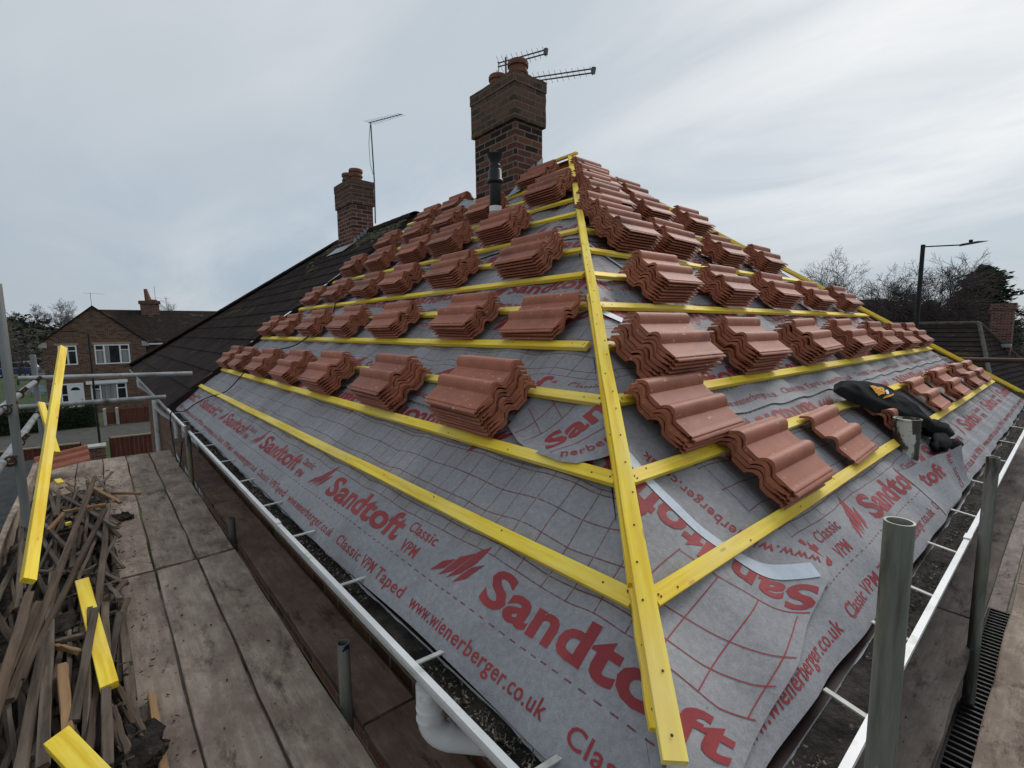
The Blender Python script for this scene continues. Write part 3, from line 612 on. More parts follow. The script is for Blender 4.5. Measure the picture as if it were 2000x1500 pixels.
if rest:
    bm = bmesh.new()
    for i, (d, mw, lab, grp) in enumerate(rest):
        t = TILES[i % 4].copy(); t.transform(mw); bm.from_mesh(t); bpy.data.meshes.remove(t)
    me = bpy.data.meshes.new('distant_pantiles'); bm.to_mesh(me); bm.free(); me.materials.append(M['tile']); me.set_sharp_from_angle(angle=R(38))
    tag(link('distant_pantiles', me), 'farthest red tile stacks high on both slopes below the chimney and peak', 'roof tiles', None, 'stuff')
# dark tiles poking up from the back slope behind the far hip
bx_ = V((0, 1, 0)); bu_ = (APEX-V((8.67, APEX.y, Z0))).normalized(); bnn = bx_.cross(bu_)
if bnn.z < 0: bx_ = -bx_; bnn = -bnn
for j, (t, lb) in enumerate([(.33, 'dark roof tile peeking over the far hip near the middle'), (.62, 'dark roof tile peeking over the far hip higher up'), (.93, 'dark roof tile peeking over the far hip, topmost')]):
    p = B0+(APEX-B0)*t+bnn*.035+V((-.12, .10, -.07)); mw = Matrix(((bx_.x, bu_.x, bnn.x, p.x), (bx_.y, bu_.y, bnn.y, p.y), (bx_.z, bu_.z, bnn.z, p.z), (0, 0, 0, 1)))
    tag(link('pantile', TILES[j], None, mw), lb, 'pantile', 'tiles behind the far hip')

# ------------------------------------------------------------------ the house under repair
house = empty('semi_detached_house', (X0, Y0, GROUND), 'brick semi-detached house with a stripped hipped roof, two chimneys and white gutters', 'house')
YF = 17.3                                                     # far corner of the pair of houses
WX, WY = .965, .56                                            # faces of the walls
b = MB(); zt = -.93
b.box((WX, WY, GROUND), (8.3, 17.0, zt)); b.build('wall', M['brick_wall'], house)
# fascia and soffit
b = MB()
b.box((.742, .376, -1.13), (.768, 17.2, -1.03)); b.box((.768, .376, -1.13), (8.6, .40, -1.03)); b.build('fascia', M['fascia'], house)
b = MB(); b.box((.768, .40, -1.13), (WX, 17.2, -1.118)); b.box((.768, .40, -1.13), (8.6, WY, -1.118)); b.build('soffit', M['white'], house)
# boarding below the membrane
b = MB(); n0 = -.075
q = lambda s, a, w, n=n0: tuple((LW if s == 'L' else RW)(a, w, n))
we = -.30
b.add([q('L', hipL(we), we), q('L', 8.2, we), q('L', 8.2, WTOP), q('L', hipL(WTOP), WTOP)], [(3, 2, 1, 0)])
b.add([q('R', hipR(we), we), q('R', backR(we), we), q('R', backR(WTOP), WTOP)], [(0, 1, 2)])
ap = q('R', backR(WTOP), WTOP); rend = (ap[0], 11.3, ap[2]); bk0 = q('R', backR(we), we); bk1 = (bk0[0], 17.2, bk0[2])
b.add([ap, bk0, bk1, rend], [(0, 1, 2, 3)]); b.build('roof_deck', M['void_dark'], house)
# old dark tiles on the neighbour's half: real courses
b = MB(); we = -.44; nc = 14; cg = (WTOP-we)/nc; NO = .040
def far_edge(w): return YF-.1-(w+.44)*(YF-.1-11.25)/(WTOP+.44)
na = 120
for i in range(nc):
    w0 = we+cg*i; w1 = w0+cg+.03
    vs = []; fs = []
    for j in range(na+1):
        for (w, n) in ((w0, NO-.022), (w0, NO), (w1, NO-.014)):
            y1 = far_edge(w); y0 = 7.66+.045*((i % 2))
            a = y0+(y1-y0)*j/na; ph = (a-7.66)/.15
            bumpz = .011*max(0, math.sin(2*math.pi*ph)) if w > .9 else .004*max(0, math.sin(2*math.pi*ph*.5))
            vs.append(LW(a, w, n+bumpz+mnoise.noise(V((a*3, i*5.1, 1)))*.004))
    for j in range(na):
        o_ = j*3
        for r_ in (0, 1): fs.append((o_+r_, o_+r_+1, o_+3+r_+1, o_+3+r_))
    b.add(vs, [tuple(f) for f in fs], False)
    # verge end
    b.add([LW(7.66+.045*(i % 2), w0, NO), LW(7.66+.045*(i % 2), w1, NO-.02), LW(7.66+.045*(i % 2), w1, -.06), LW(7.66+.045*(i % 2), w0, -.06)], [(0, 1, 2, 3)])
roof = b.build('roof', M['tile_old'], house, sharp=None)
b = MB(); p0, p1 = V((APEX.x, 7.72, APEX.z+.005)), V((APEX.x, 11.3, APEX.z+.012))
for i in range(9):
    a = p0+(p1-p0)*(i/9); e = p0+(p1-p0)*((i+1)/9); e.z += .006
    n = 8; ang = [math.pi*k/n for k in range(n+1)]
    vs = [V((a.x+.15*math.cos(t), a.y, a.z-.05+.12*math.sin(t))) for t in ang]+[V((e.x+.15*math.cos(t), e.y+.02, e.z-.05+.12*math.sin(t))) for t in ang]
    b.add(vs, [(k, k+1, n+2+k, n+1+k) for k in range(n)], True)
pe = LW(YF-.1, -.44, .05); d = pe-p1
for i in range(14):
    a = p1+d*(i/14); e = p1+d*((i+1)/14+.004); a.z += .012
    x = d.cross(V((0, 0, 1))).normalized(); u = x.cross(d).normalized(); n = 6; ang = [math.pi*k/n for k in range(n+1)]
    vs = [a+x*(.12*math.cos(t))+u*(.075*math.sin(t)) for t in ang]+[e+x*(.12*math.cos(t))+u*(.085*math.sin(t)) for t in ang]
    b.add(vs, [(k, k+1, n+2+k, n+1+k) for k in range(n)], True)
b.build('ridge_tile', M['tile_old'], roof)
# moss clumps just below the ridge and bird marks down the old tiles
b = MB(); rm = random.Random(5)
for i in range(700):
    a = rm.uniform(7.8, 11.3); w = WTOP-abs(rm.gauss(.12, .30))-.05; r_ = rm.uniform(.012, .05)
    p = LW(a, w, NO-.005); ax = [V((0, 1, 0)), V((c_, 0, s_)), nL]
    k = 6; vs = [p+ax[0]*(r_*math.cos(t)*rm.uniform(.7, 1.3))+ax[1]*(r_*math.sin(t)*rm.uniform(.7, 1.3)) for t in [2*math.pi*q_/k for q_ in range(k)]]+[p+nL*(r_*.6)]
    b.add(vs, [(q_, (q_+1) % k, k) for q_ in range(k)], True)
b.build('moss', M['roof_moss'], roof)['kind'] = 'stuff'
# gutters
GZ = -.98; LX, RY = .630, .262
def gutter_prof(): # distance out from the fascia, height: ogee trough
    return [(0, -.045), (0, -.055), (.018, -.075), (.06, -.078), (.085, -.06), (.10, -.03), (.105, 0), (.112, .0), (.116, -.012), (.110, -.035), (.092, -.068), (.063, -.086), (.015, -.083), (-.004, -.06)]
def gutter(side, a0, a1):
    b = MB(); pr = gutter_prof(); pt = (lambda o_, z, a: (.740-o_, a, GZ+z)) if side == 'L' else (lambda o_, z, a: (a, .374-o_, GZ+z))
    n = 24; m = len(pr); vs = [pt(o_, z+.002*math.sin(a*2.1), a) for i in range(n+1) for a in [a0+(a1-a0)*i/n] for o_, z in pr]
    b.add(vs, [(i*m+k, i*m+k+1, (i+1)*m+k+1, (i+1)*m+k) for i in range(n) for k in range(m-1)], False)
    for a in (a0, a1): b.add([pt(o_, z, a) for o_, z in pr[:7]], [tuple(range(7))])
    g = b.build('gutter', M['upvc'], house)
    b = MB()                                                     # front lip, a thick rounded bead
    f0 = pt(.109, -.001, a0); f1 = pt(.109, -.001, a1)
    b.beam(f0, f1, .020, .014); b.build('gutter_lip', M['upvc'], g)
    return g, pt
gl_, ptL = gutter('L', .265, 17.0); gr_, ptR = gutter('R', .632, 9.0)
for side, pt, g, lst in (('L', ptL, gl_, [.72, 1.21, 1.80, 2.40, 2.95, 3.55, 4.2, 4.9, 5.6, 6.4, 7.2, 8.0, 8.9, 9.8]), ('R', ptR, gr_, [1.02, 1.40, 1.86, 2.24, 2.76, 3.36, 4.1, 4.9, 5.7, 6.6])):
    for a in lst:
        b = MB(); p0, p1 = V(pt(.106, -.004, a)), V(pt(-.002, .004, a-.02 if side == 'L' else a+.02))
        b.beam(p0, p1, .016, .005); b.build('strap', M['strap'], g)
for side, pt, g, lst in (('L', ptL, gl_, (2.62, 6.05)), ('R', ptR, gr_, (2.98,))):
    for a in lst:
        b = MB(); pr = gutter_prof()[5:13]; b.add([pt(o_+.003, z-.002+(.004 if z > -.02 else 0), a+e) for e in (-.035, .035) for o_, z in pr], [(k, k+1, len(pr)+k+1, len(pr)+k) for k in range(len(pr)-1)])
        b.beam(pt(.109, .008, a-.035), pt(.109, .008, a+.035), .026, .008); b.build('union_clip', M['upvc'], g)
# silt and dried moss in the gutters
for side, pt, a0, a1, nn in (('L', ptL, .3, 16.9, 4200), ('R', ptR, .66, 8.9, 1800)):
    b = MB(); n = 260  # silt made fuller and black so the trough reads dark inside
    vs = [pt(o_, -.055+.030*max(0, (o_-.07)/.03)+.014*mnoise.noise(V((a*6, o_*30, 3)))+.016*max(0, mnoise.noise(V((a*1.7, 4, 8)))), a) for i in range(n+1) for a in [a0+(a1-a0)*i/n] for o_ in (-.01, .03, .055, .08, .0985)]
    b.add(vs, [(i*5+k, i*5+k+1, (i+1)*5+k+1, (i+1)*5+k) for i in range(n) for k in range(4)], True)
    tag(b.build('gutter_silt', M['debris']), f'black silt spread to darken the {"left" if side == "L" else "right"} white gutter', 'silt', None, 'stuff')
    b = MB(); rg = random.Random(nn)
    for i in range(nn):
        a = a0+(a1-a0)*rg.random()**2.2; o_ = min(.09, max(.01, rg.gauss(.05, .02)))
        if mnoise.noise(V((a*1.7, 4, 8))) < -.12: continue
        p = V(pt(o_, -.048+rg.uniform(0, .016), a)); d1 = V((rg.uniform(-1, 1), rg.uniform(-1, 1), rg.uniform(-.4, .8))).normalized()*rg.uniform(.002, .008); d2 = d1.cross(V((rg.random(), rg.random(), rg.random()))).normalized()*rg.uniform(.0012, .004)
        b.add([p-d1-d2, p+d1-d2, p+d1+d2, p-d1+d2], [(0, 1, 2, 3)])
    tag(b.build('gutter_moss', M['crumb']), f'dry moss crumbs scattered along the {"left" if side == "L" else "right"} white gutter', 'moss', None, 'stuff')
# eaves strip hanging below the first sheet
for side, a0, a1 in (('L', 2.15, 7.7), ('R', 1.9, 8.9)):
    b = MB(); n = 80; f_ = LW if side == 'L' else RW; row = []
    for i in range(n+1):
        a = a0+(a1-a0)*i/n; z = mnoise.noise(V((a*1.5, 7, 2)))*.006
        row += [f_(a, -.28, -.072), f_(a, -.385, -.082+z), f_(a, -.415+z, -.105)]
    b.add(row, [(i*3+k, i*3+k+1, i*3+3+k+1, i*3+3+k) for i in range(n) for k in (0, 1)], True); b.build('eaves_strip', M['eaves'], sheets[(side, 0)])
# swan neck and downpipes
b = MB(); x = .675
b.tube([(x, 1.19, -1.055), (x, 1.19, -1.13)], [.040, .040], 24)
b.tube([V((x, 1.19, -1.09)), V((x, 1.188, -1.165))]+[V((x+.062*(1-math.cos(t)), 1.188-.05*(1-math.cos(t)), -1.165-.068*math.sin(t))) for t in [R(12*i) for i in range(1, 7)]]+[V((x+.15, 1.12, -1.285)), V((x+.185, 1.105, -1.31)), V((x+.215, 1.10, -1.345)), V((x+.232, 1.10, -1.39)), V((x+.235, 1.10, -1.5))], .0385, 28)
b.tube([V((x+.036, 1.166, -1.222)), V((x+.046, 1.16, -1.228))], .0412, 28)
for z in (-1.125, -1.158): b.lathe((x, 1.188, z), [(.0385, -.004), (.0425, -.003), (.0425, .003), (.0385, .004)], 28)
b.tube([(x+.235, 1.10, -1.45), (x+.235, 1.10, GROUND)], .034, 20); b.build('downpipe', M['upvc'], house)
b = MB(); b.tube([(.66, 9.78, -1.05), (.66, 9.78, -1.2), (.74, 9.76, -1.32), (.88, 9.74, -1.45), (.90, 9.74, -1.6), (.90, 9.74, GROUND)], .036, 14); b.tube([(.66, 9.7, -1.04), (.66, 9.7, -1.12)], .055, 14)
b.build('downpipe', M['upvc'], house)
b = MB(); b.tube([(.66, 13.74, -1.03), (.66, 13.74, -1.17), (.80, 13.74, -1.3), (.9, 13.74, -1.42), (.9, 13.74, GROUND)], .05, 14); b.build('downpipe', M['upvc'], house)
def window(parent, o0, ux, uz, w, h, panes, nrm, fr=.05, name='window', inner='glass', tops=()):
    """frame bars, glass; o0 lower left corner on the wall, ux along, uz up, nrm out"""
    o0, ux, uz, nrm = V(o0), V(ux), V(uz), V(nrm); b = MB()
    def bar(x0, x1, z0, z1, d0, d1):
        P = lambda x, z, d: o0+ux*x+uz*z+nrm*d
        b.prism([P(x0, z0, d0), P(x1, z0, d0), P(x1, z1, d0), P(x0, z1, d0)], [P(x0, z0, d1), P(x1, z0, d1), P(x1, z1, d1), P(x0, z1, d1)])
    bar(0, w, 0, fr, -.02, .03); bar(0, w, h-fr, h, -.02, .03); bar(0, fr, fr, h-fr, -.02, .03); bar(w-fr, w, fr, h-fr, -.02, .03)
    for x in panes: bar(x-fr*.6, x+fr*.6, fr, h-fr, -.02, .028)
    for x0, x1, z in tops: bar(x0, x1, z-fr*.4, z+fr*.4, -.02, .026)
    f_ = b.build(name, M['white'], parent); b = MB(); P = lambda x, z, d: o0+ux*x+uz*z+nrm*d
    b.add([P(fr*.5, fr*.5, .006), P(w-fr*.5, fr*.5, .006), P(w-fr*.5, h-fr*.5, .006), P(fr*.5, h-fr*.5, .006)], [(0, 1, 2, 3)]); b.build('pane', M[inner], f_)
    return f_
for yy, ww in ((7.9, 1.5),):
    window(house, (WX, yy+ww, -2.75), (0, -1, 0), (0, 0, 1), ww, 1.25, [ww*.33, ww*.66], (-1, 0, 0), .06, tops=[(0, ww*.33, .9)])
# chimneys
def rough_box(b, lo, hi, st=.075, amp=.006, seed=0, top=True):
    x0, y0, z0 = lo; x1, y1, z1 = hi; nx, ny, nz = [max(1, int(round((h-l)/st))) for l, h in zip(lo, hi)]
    def P(x, y, z):
        q = V((x, y, z)); return q+V((mnoise.noise(q*11+V((seed, 0, 0))), mnoise.noise(q*11+V((0, seed, 5))), mnoise.noise(q*9+V((7, 3, seed)))*.6))*amp
    def face(f, n, m):
        b.add([P(*f(i/n, j/m)) for i in range(n+1) for j in range(m+1)], [(i*(m+1)+j, (i+1)*(m+1)+j, (i+1)*(m+1)+j+1, i*(m+1)+j+1) for i in range(n) for j in range(m)])
    L_ = lambda a, c, t: a+(c-a)*t
    face(lambda u, v: (L_(x0, x1, u), y0, L_(z0, z1, v)), nx, nz); face(lambda u, v: (L_(x1, x0, u), y1, L_(z0, z1, v)), nx, nz)
    face(lambda u, v: (x0, L_(y1, y0, u), L_(z0, z1, v)), ny, nz); face(lambda u, v: (x1, L_(y0, y1, u), L_(z0, z1, v)), ny, nz)
    face(lambda u, v: (L_(x0, x1, u), L_(y0, y1, v), z1), nx, ny); face(lambda u, v: (L_(x0, x1, v), L_(y0, y1, u), z0), ny, nx)
def chimney(x0, x1, y0, y1, zb, zc, zt, mat, name='chimney', cor=.034, amp=.006):
    b = MB(); rough_box(b, (x0, y0, zb), (x1, y1, zc), amp=amp*.6); rough_box(b, (x0-cor, y0-cor, zc), (x1+cor, y1+cor, zt-.13), amp=amp, seed=3); rough_box(b, (x0-cor-.008, y0-cor-.008, zt-.13), (x1+cor+.008, y1+cor+.008, zt), amp=amp*1.4, seed=9)
    cx, cy = (x0+x1)/2, (y0+y1)/2; k = .62
    b.prism([(x0-.01, y0-.01, zt), (x1+.01, y0-.01, zt), (x1+.01, y1+.01, zt), (x0-.01, y1+.01, zt)], [(cx-(cx-x0)*k, cy-(cy-y0)*k, zt+.06), (cx+(cx-x0)*k, cy-(cy-y0)*k, zt+.06), (cx+(cx-x0)*k, cy+(cy-y0)*k, zt+.06), (cx-(cx-x0)*k, cy+(cy-y0)*k, zt+.06)])
    return b.build(name, mat, house)
ch = chimney(4.02, 4.47, 4.60, 5.41, 1.2, 2.50, 3.04, M['brick_chimney'])
def pot(parent, x, y, z, r, h, mat='pot'):
    b = MB(); b.lathe((x, y, z), [(r*.92, 0), (r*.95, h*.35), (r*1.10, h*.38), (r*1.12, h*.48), (r*1.0, h*.52), (r*.98, h*.72), (r*1.13, h*.75), (r*1.15, h*.92), (r*1.06, h), (r*.82, h), (r*.8, h*.3)], 24); return b.build('chimney_pot', M[mat], parent)
pot(ch, 4.25, 4.80, 3.04, .115, .25); pot(ch, 4.25, 5.19, 3.04, .11, .23)
ch2 = chimney(4.02, 4.46, 9.50, 10.26, 1.0, 2.49, 2.96, M['brick_chimney_far'], cor=.026)
pot(ch2, 4.22, 9.70, 2.97, .12, .24); pot(ch2, 4.22, 10.06, 2.97, .12, .24)
# stepped flashings
b = MB(); n = 5
for i in range(n):
    x = 4.02+.02+i*.070; w = (x-X0)/c_; z = Z0+w*s_
    b.prism([(x-.03, 9.492, z-.02), (x+.09, 9.492, z+.05), (x+.09, 9.492, z+.13), (x-.01, 9.492, z+.17)], [(x-.03, 9.482, z-.02), (x+.09, 9.482, z+.05), (x+.09, 9.482, z+.13), (x-.01, 9.482, z+.17)])
for a0, a1, n_ in ((9.44, 10.32, .058),): b.prism([LW(a0, 3.58, n_), LW(a1, 3.58, n_), LW(a1, 3.86, n_), LW(a0, 3.86, n_)], [LW(a0, 3.58, n_+.006), LW(a1, 3.58, n_+.006), LW(a1, 3.86, n_+.006), LW(a0, 3.86, n_+.006)])
b.build('flashing', M['lead'], ch2)
b = MB()
def lead_quad(pts, t=.004):
    d = (V(pts[1])-V(pts[0])).cross(V(pts[-1])-V(pts[0])).normalized()*t; b.prism([V(p) for p in pts], [V(p)+d for p in pts])
for x, dz in ((4.06, .0), (4.20, .02), (4.34, .01)):
    w = (x-X0)/c_; z = Z0+w*s_; lead_quad([(x, 4.594, z+.01), (x+.13, 4.594, z+.10), (x+.12, 4.585, z+.22+dz), (x+.02, 4.585, z+.15)])
lead_quad([LW(4.40, 3.72, .03), LW(4.62, 3.70, .01), LW(4.60, 3.90, .05), LW(4.42, 3.95, .09)])
lead_quad([LW(5.40, 3.70, .00), LW(5.62, 3.68, .10), LW(5.58, 3.86, .12), LW(5.42, 3.9, .02)])
b.build('flashing', M['lead'], ch)

# plumbing through the roof
t = empty('flue_terminal', LW(4.09, 2.92, 0), 'black flue terminal on a grey pipe, rising between tile stacks before the big chimney', 'flue pipe')
fx, fy = 3.29, 4.09
b = MB(); b.tube([(fx, fy, .95), (fx, fy, 1.25)], .062, 20); b.build('pipe', M['greypipe'], t)
b = MB(); b.lathe((fx, fy, 1.225), [(.0625, 0), (.0645, 0), (.0645, .055), (.0625, .055)], 20); b.build('collar', M['white'], t)
b = MB(); b.lathe((fx, fy, 1.28), [(k*1.24, z) for k, z in [(.048, 0), (.050, .005), (.050, .225), (.058, .23), (.071, .24), (.071, .258), (.058, .28), (.056, .36), (.048, .375), (.050, .41), (.044, .42), (.044, .44), (.068, .50), (.072, .52), (.064, .525), (.055, .48), (.04, .44)]], 24); b.build('terminal', M['black'], t)
# tall old flue poking through the right slope, flaking white paint
bs = RW(3.69, -.045, -.03)
o = MB(); o.pipe(bs-V((0, 0, .05)), bs+V((0, 0, .205)), .066, .006, 24); o.lathe(bs+V((0, 0, .20)), [(.066, -.006), (.071, -.004), (.071, .006), (.062, .007)], 24)
tag(o.build('flue_pipe', M['flaky']), 'old metal flue stub with flaking white paint poking through the membrane', 'flue pipe')
# torn membrane lifting beside it
def torn(s, t_):
    a = 3.30+.78*s; w = -.385+(.285-.10*s)*t_; k = max(0, min(1, (s-.10)/.6)); k = k*k*(3-2*k)
    z = hsheet('R', 0, a, w)+.0035+.085*(t_**1.7)*k+.010*mnoise.noise(V((a*6, w*6, 1)))*t_*k
    if s > .8: z += (s-.8)**1.5*.5*t_**1.5
    return V((a+.05*t_*s-.03*(1-t_)*s*s, w, z))
bm = bmesh.new(); n, m = 26, 12; g = [[bm.verts.new(torn(i/n, j/m)) for j in range(m+1)] for i in range(n+1)]
for i in range(n):
    for j in range(m): bm.faces.new((g[i][j], g[i+1][j], g[i+1][j+1], g[i][j+1]))
me = bpy.data.meshes.new('torn_flap'); bm.to_mesh(me); bm.free(); me.materials.append(M['membrane_plain']); me.polygons.foreach_set('use_smooth', [True]*len(me.polygons)); tf_ = link('torn_flap', me, sheets[('R', 0)], MR)
bm = bmesh.new(); put_text(bm, 'Classic', 0, 0, .52, .085, 2); put_text(bm, 'VPM', .62, 0, .26, .085, 2); bmesh.ops.rotate(bm, verts=bm.verts[:], cent=(0, 0, 0), matrix=Matrix.Rotation(R(90), 3, 'Z')); bmesh.ops.translate(bm, verts=bm.verts[:], vec=(.86, .06, 0)); put_text(bm, 'toft', .20, .52, .32, .34, 1); dice(bm, 0, 1, 0, 1, .05)
for v in bm.verts: q = torn(v.co.x, v.co.y); v.co = q+V((0, 0, .002))
me = bpy.data.meshes.new('flap_lettering'); bm.to_mesh(me); bm.free(); me.materials.append(M['ink']); link('flap_lettering', me, tf_, MR)

# ------------------------------------------------------------------ jacket thrown over a stack of tiles
JP = [(3.46, .44), (3.60, .487), (3.80, .470), (3.97, .44), (4.25, .36), (4.50, .235), (4.60, .14), (4.55, .02), (4.40, -.07), (4.25, -.05), (4.08, .02), (3.85, .13), (3.64, .262), (3.50, .36)]
def jz(a, w):
    ins = False; d = 9.0; n = len(JP)
    for i in range(n):
        x1, y1 = JP[i]; x2, y2 = JP[(i+1) % n]
        if (y1 > w) != (y2 > w) and a < (x2-x1)*(w-y1)/(y2-y1)+x1: ins = not ins
        t = max(0, min(1, ((a-x1)*(x2-x1)+(w-y1)*(y2-y1))/((x2-x1)**2+(y2-y1)**2))); d = min(d, math.hypot(a-x1-t*(x2-x1), w-y1-t*(y2-y1)))
    if not ins: d = -d
    base = .080 if a < 4.15 else .080-.075*min(1, (a-4.15)/.3)
    k = 1-math.exp(-max(0, d)/.035); fold = .016*mnoise.noise(V(((a+w)*9, (a-w)*3, 3)))+.022*(.5-abs(mnoise.noise(V(((a+w*1.3)*12, (a-w)*4, 7)))))**2
    return d, base+.040*k+fold*k*1.2-.035*max(0, 1-max(0, d)/.012)
bm = bmesh.new(); bm.faces.new([bm.verts.new((a, w, 0)) for a, w in JP]); bmesh.ops.recalc_face_normals(bm, faces=bm.faces[:]); dice(bm, 3.4, 4.7, -.1, .5, .0125)
for v in bm.verts: v.co.z = jz(v.co.x, v.co.y)[1]
for f in bm.faces:
    f.normal_update()
    if f.normal.z < 0: f.normal_flip()
def lump(bm, c, ax, rad, seed):
    vs = []; n, m = 12, 18
    for i in range(n+1):
        f = math.pi*i/n
        for k in range(m):
            t = 2*math.pi*k/m; d = V((math.cos(f), math.sin(f)*math.cos(t), math.sin(f)*math.sin(t))); q = 1+.35*mnoise.noise(d*1.9+V((seed, 0, 0)))
            vs.append(bm.verts.new(V(c)+(ax[0]*d.x*rad[0]+ax[1]*d.y*rad[1]+ax[2]*d.z*rad[2])*q))
    for i in range(n):
        for k in range(m): bm.faces.new((vs[i*m+k], vs[i*m+(k+1) % m], vs[(i+1)*m+(k+1) % m], vs[(i+1)*m+k]))
lump(bm, (4.36, -.05, .035), (V((.9, -.35, 0)), V((.35, .9, 0)), V((0, 0, 1))), (.16, .075, .055), 3)
lump(bm, (4.22, -.12, .02), (V((1, .1, 0)), V((-.1, 1, 0)), V((0, 0, 1))), (.20, .055, .045), 8)
lump(bm, (4.42, -.18, .012), (V((.8, -.2, 0)), V((.2, .8, 0)), V((0, 0, 1))), (.14, .05, .035), 12)
me = bpy.data.meshes.new('work_jacket'); bm.to_mesh(me); bm.free(); me.materials.append(M['cloth']); me.polygons.foreach_set('use_smooth', [True]*len(me.polygons))
jk = tag(link('work_jacket', me, None, MR), 'black jacket with an orange chest emblem thrown over tiles', 'jacket')
def emblem(polys, name, mat):
    bm = bmesh.new()
    for p in polys: bm.faces.new([bm.verts.new((x, y, 0)) for x, y in p])
    dice(bm, -30, 30, -20, 20, 3)
    for v in bm.verts:
        x, y = v.co.x, v.co.y; a = 3.862+.0093*x+.0110*y; w = .303-.00104*x+.0033*y; v.co = (a, w, jz(a, w)[1]+.004)
    bmesh.ops.recalc_face_normals(bm, faces=bm.faces[:])
    for f in bm.faces:
        if f.normal.z < 0: f.normal_flip()
    me = bpy.data.meshes.new(name); bm.to_mesh(me); bm.free(); me.materials.append(mat); link(name, me, jk, MR)
emblem([[(-22, 11), (-14, 11), (4, -1), (2, -5), (-2, -6)], [(-14, 11), (4, 9), (7, 6), (-4, 6)], [(4, 9), (7, 6), (5, -6), (1, -5)], [(-8, 2), (4, 0), (4, -2), (-4, -1)], [(6, -11), (16, -12), (24, -8), (22, -6), (15, -9), (7, -9)]], 'emblem', M['orange'])
emblem([[(8, -7), (12, -8), (15, -2), (13, 3), (9, 3), (7, -2)]], 'emblem', M['whiteprint'])

# black cable dropping down the left slope into the gutter
pts = []
for a, w, n in [(5.16, 2.36, .012), (5.33, 1.88, -.01), (5.50, 1.55, .14), (5.60, 1.40, .05), (5.70, .92, .012), (5.9, .62, .13), (6.17, .37, .05), (6.25, .10, -.005), (6.55, -.06, .01), (6.93, -.19, -.02), (7.02, -.32, -.03)]: pts.append(LW(a, w, n))
pts += [V((.70, 7.1, -.955)), V((.62, 7.14, -.965)), V((.61, 7.2, -1.2)), V((.60, 6.6, -1.52)), V((.59, 5.9, -1.06))]
sm_ = []
for i in range(len(pts)-1):
    p0, p1, p2, p3 = pts[max(i-1, 0)], pts[i], pts[i+1], pts[min(i+2, len(pts)-1)]
    for k in range(6): t_ = k/6; sm_.append(.5*((2*p1)+(p2-p0)*t_+(2*p0-5*p1+4*p2-p3)*t_*t_+(3*p1-p0-3*p2+p3)*t_**3))
b = MB(); b.tube(sm_, .0065, 8); tag(b.build('cable', M['cable']), 'thin black cable trailing down the left slope over the white gutter', 'cable')
b = MB(); b.tube([LW(3.7, 2.18, 0), LW(3.55, 2.2, .0), LW(3.4, 2.26, -.01), LW(3.25, 2.30, 0), LW(3.1, 2.2, .01)], .007, 8); tag(b.build('cable', M['cable']), 'short black cable end lying between tile stacks near the flue', 'cable')

# aerials
def aerial(name, label, mast, boom, nel, el, dbl=False, tipbox=False, group='roof aerials'):
    t = empty(name, mast[0], label, 'aerial', group); b = MB(); b.tube(mast, .014, 8); b.build('mast', M['alu'], t)
    p0, p1 = V(boom[0]), V(boom[1]); d = (p1-p0).normalized(); u = V((0, 0, 1)); u = (u-d*u.dot(d)).normalized(); sd = d.cross(u)
    b = MB(); offs = (-.022, .022) if dbl else (0,)
    for o_ in offs: b.tube([p0+u*o_, p1+u*o_], .008, 6)
    if tipbox: b.beam(p1-d*.02, p1+d*.02, .035, .07, u)
    b.build('boom', M['alu'], t); b = MB()
    for i in range(nel):
        s = .04+.93*i/(nel-1); L = el*(1.0-.45*i/nel); c = p0+(p1-p0)*s
        ax = (sd*.75+u*.66).normalized() if dbl else sd
        b.tube([c-ax*L, c+ax*L], .0028, 5, False)
    b.build('elements', M['alu'], t); return t
m0 = atX(988, 112, 4.25); mb = V((4.25, m0.y, 3.05))
a1 = aerial('tv_aerial', 'upper log aerial above the pots of the big chimney', [mb, m0], [atX(973, 127, 4.25), atX(1066, 101, 4.34)], 10, .10, True, True)
cpt = [atX(975, 124, 4.25)+V((0, .02*math.cos(t)+.03, .07*math.sin(t)-.04)) for t in [1.4+i*.5 for i in range(10)]]
b = MB(); b.tube([V((p.x, p.y, p.z)) for p in cpt], .006, 6); b.build('lead', M['cable'], a1)
aerial('tv_aerial', 'lower log aerial reaching out to the right of the big chimney', [V((4.50, 4.72, 2.55)), V((4.50, 4.72, 3.0))], [atX(1030, 157, 4.5), atX(1159, 138, 4.62)], 12, .09, True, True)
m1 = atX(724, 240, 4.46); a3 = aerial('tv_aerial', 'tall masted aerial strapped to the smaller far chimney', [V((4.46, atX(733, 430, 4.46).y, 2.15)), V((4.46, atX(731, 350, 4.46).y, atX(731, 350, 4.46).z)), m1], [atX(720, 240, 4.46), atX(785, 223, 4.48)], 12, .13)
b = MB(); q = m1; b.tube([q+V((0, .03, -.03)), q+V((0, .12, -.35)), q+V((0, .10, -.75)), q+V((0, -.03, -1.0))], .005, 6); b.build('lead', M['cable'], a3)

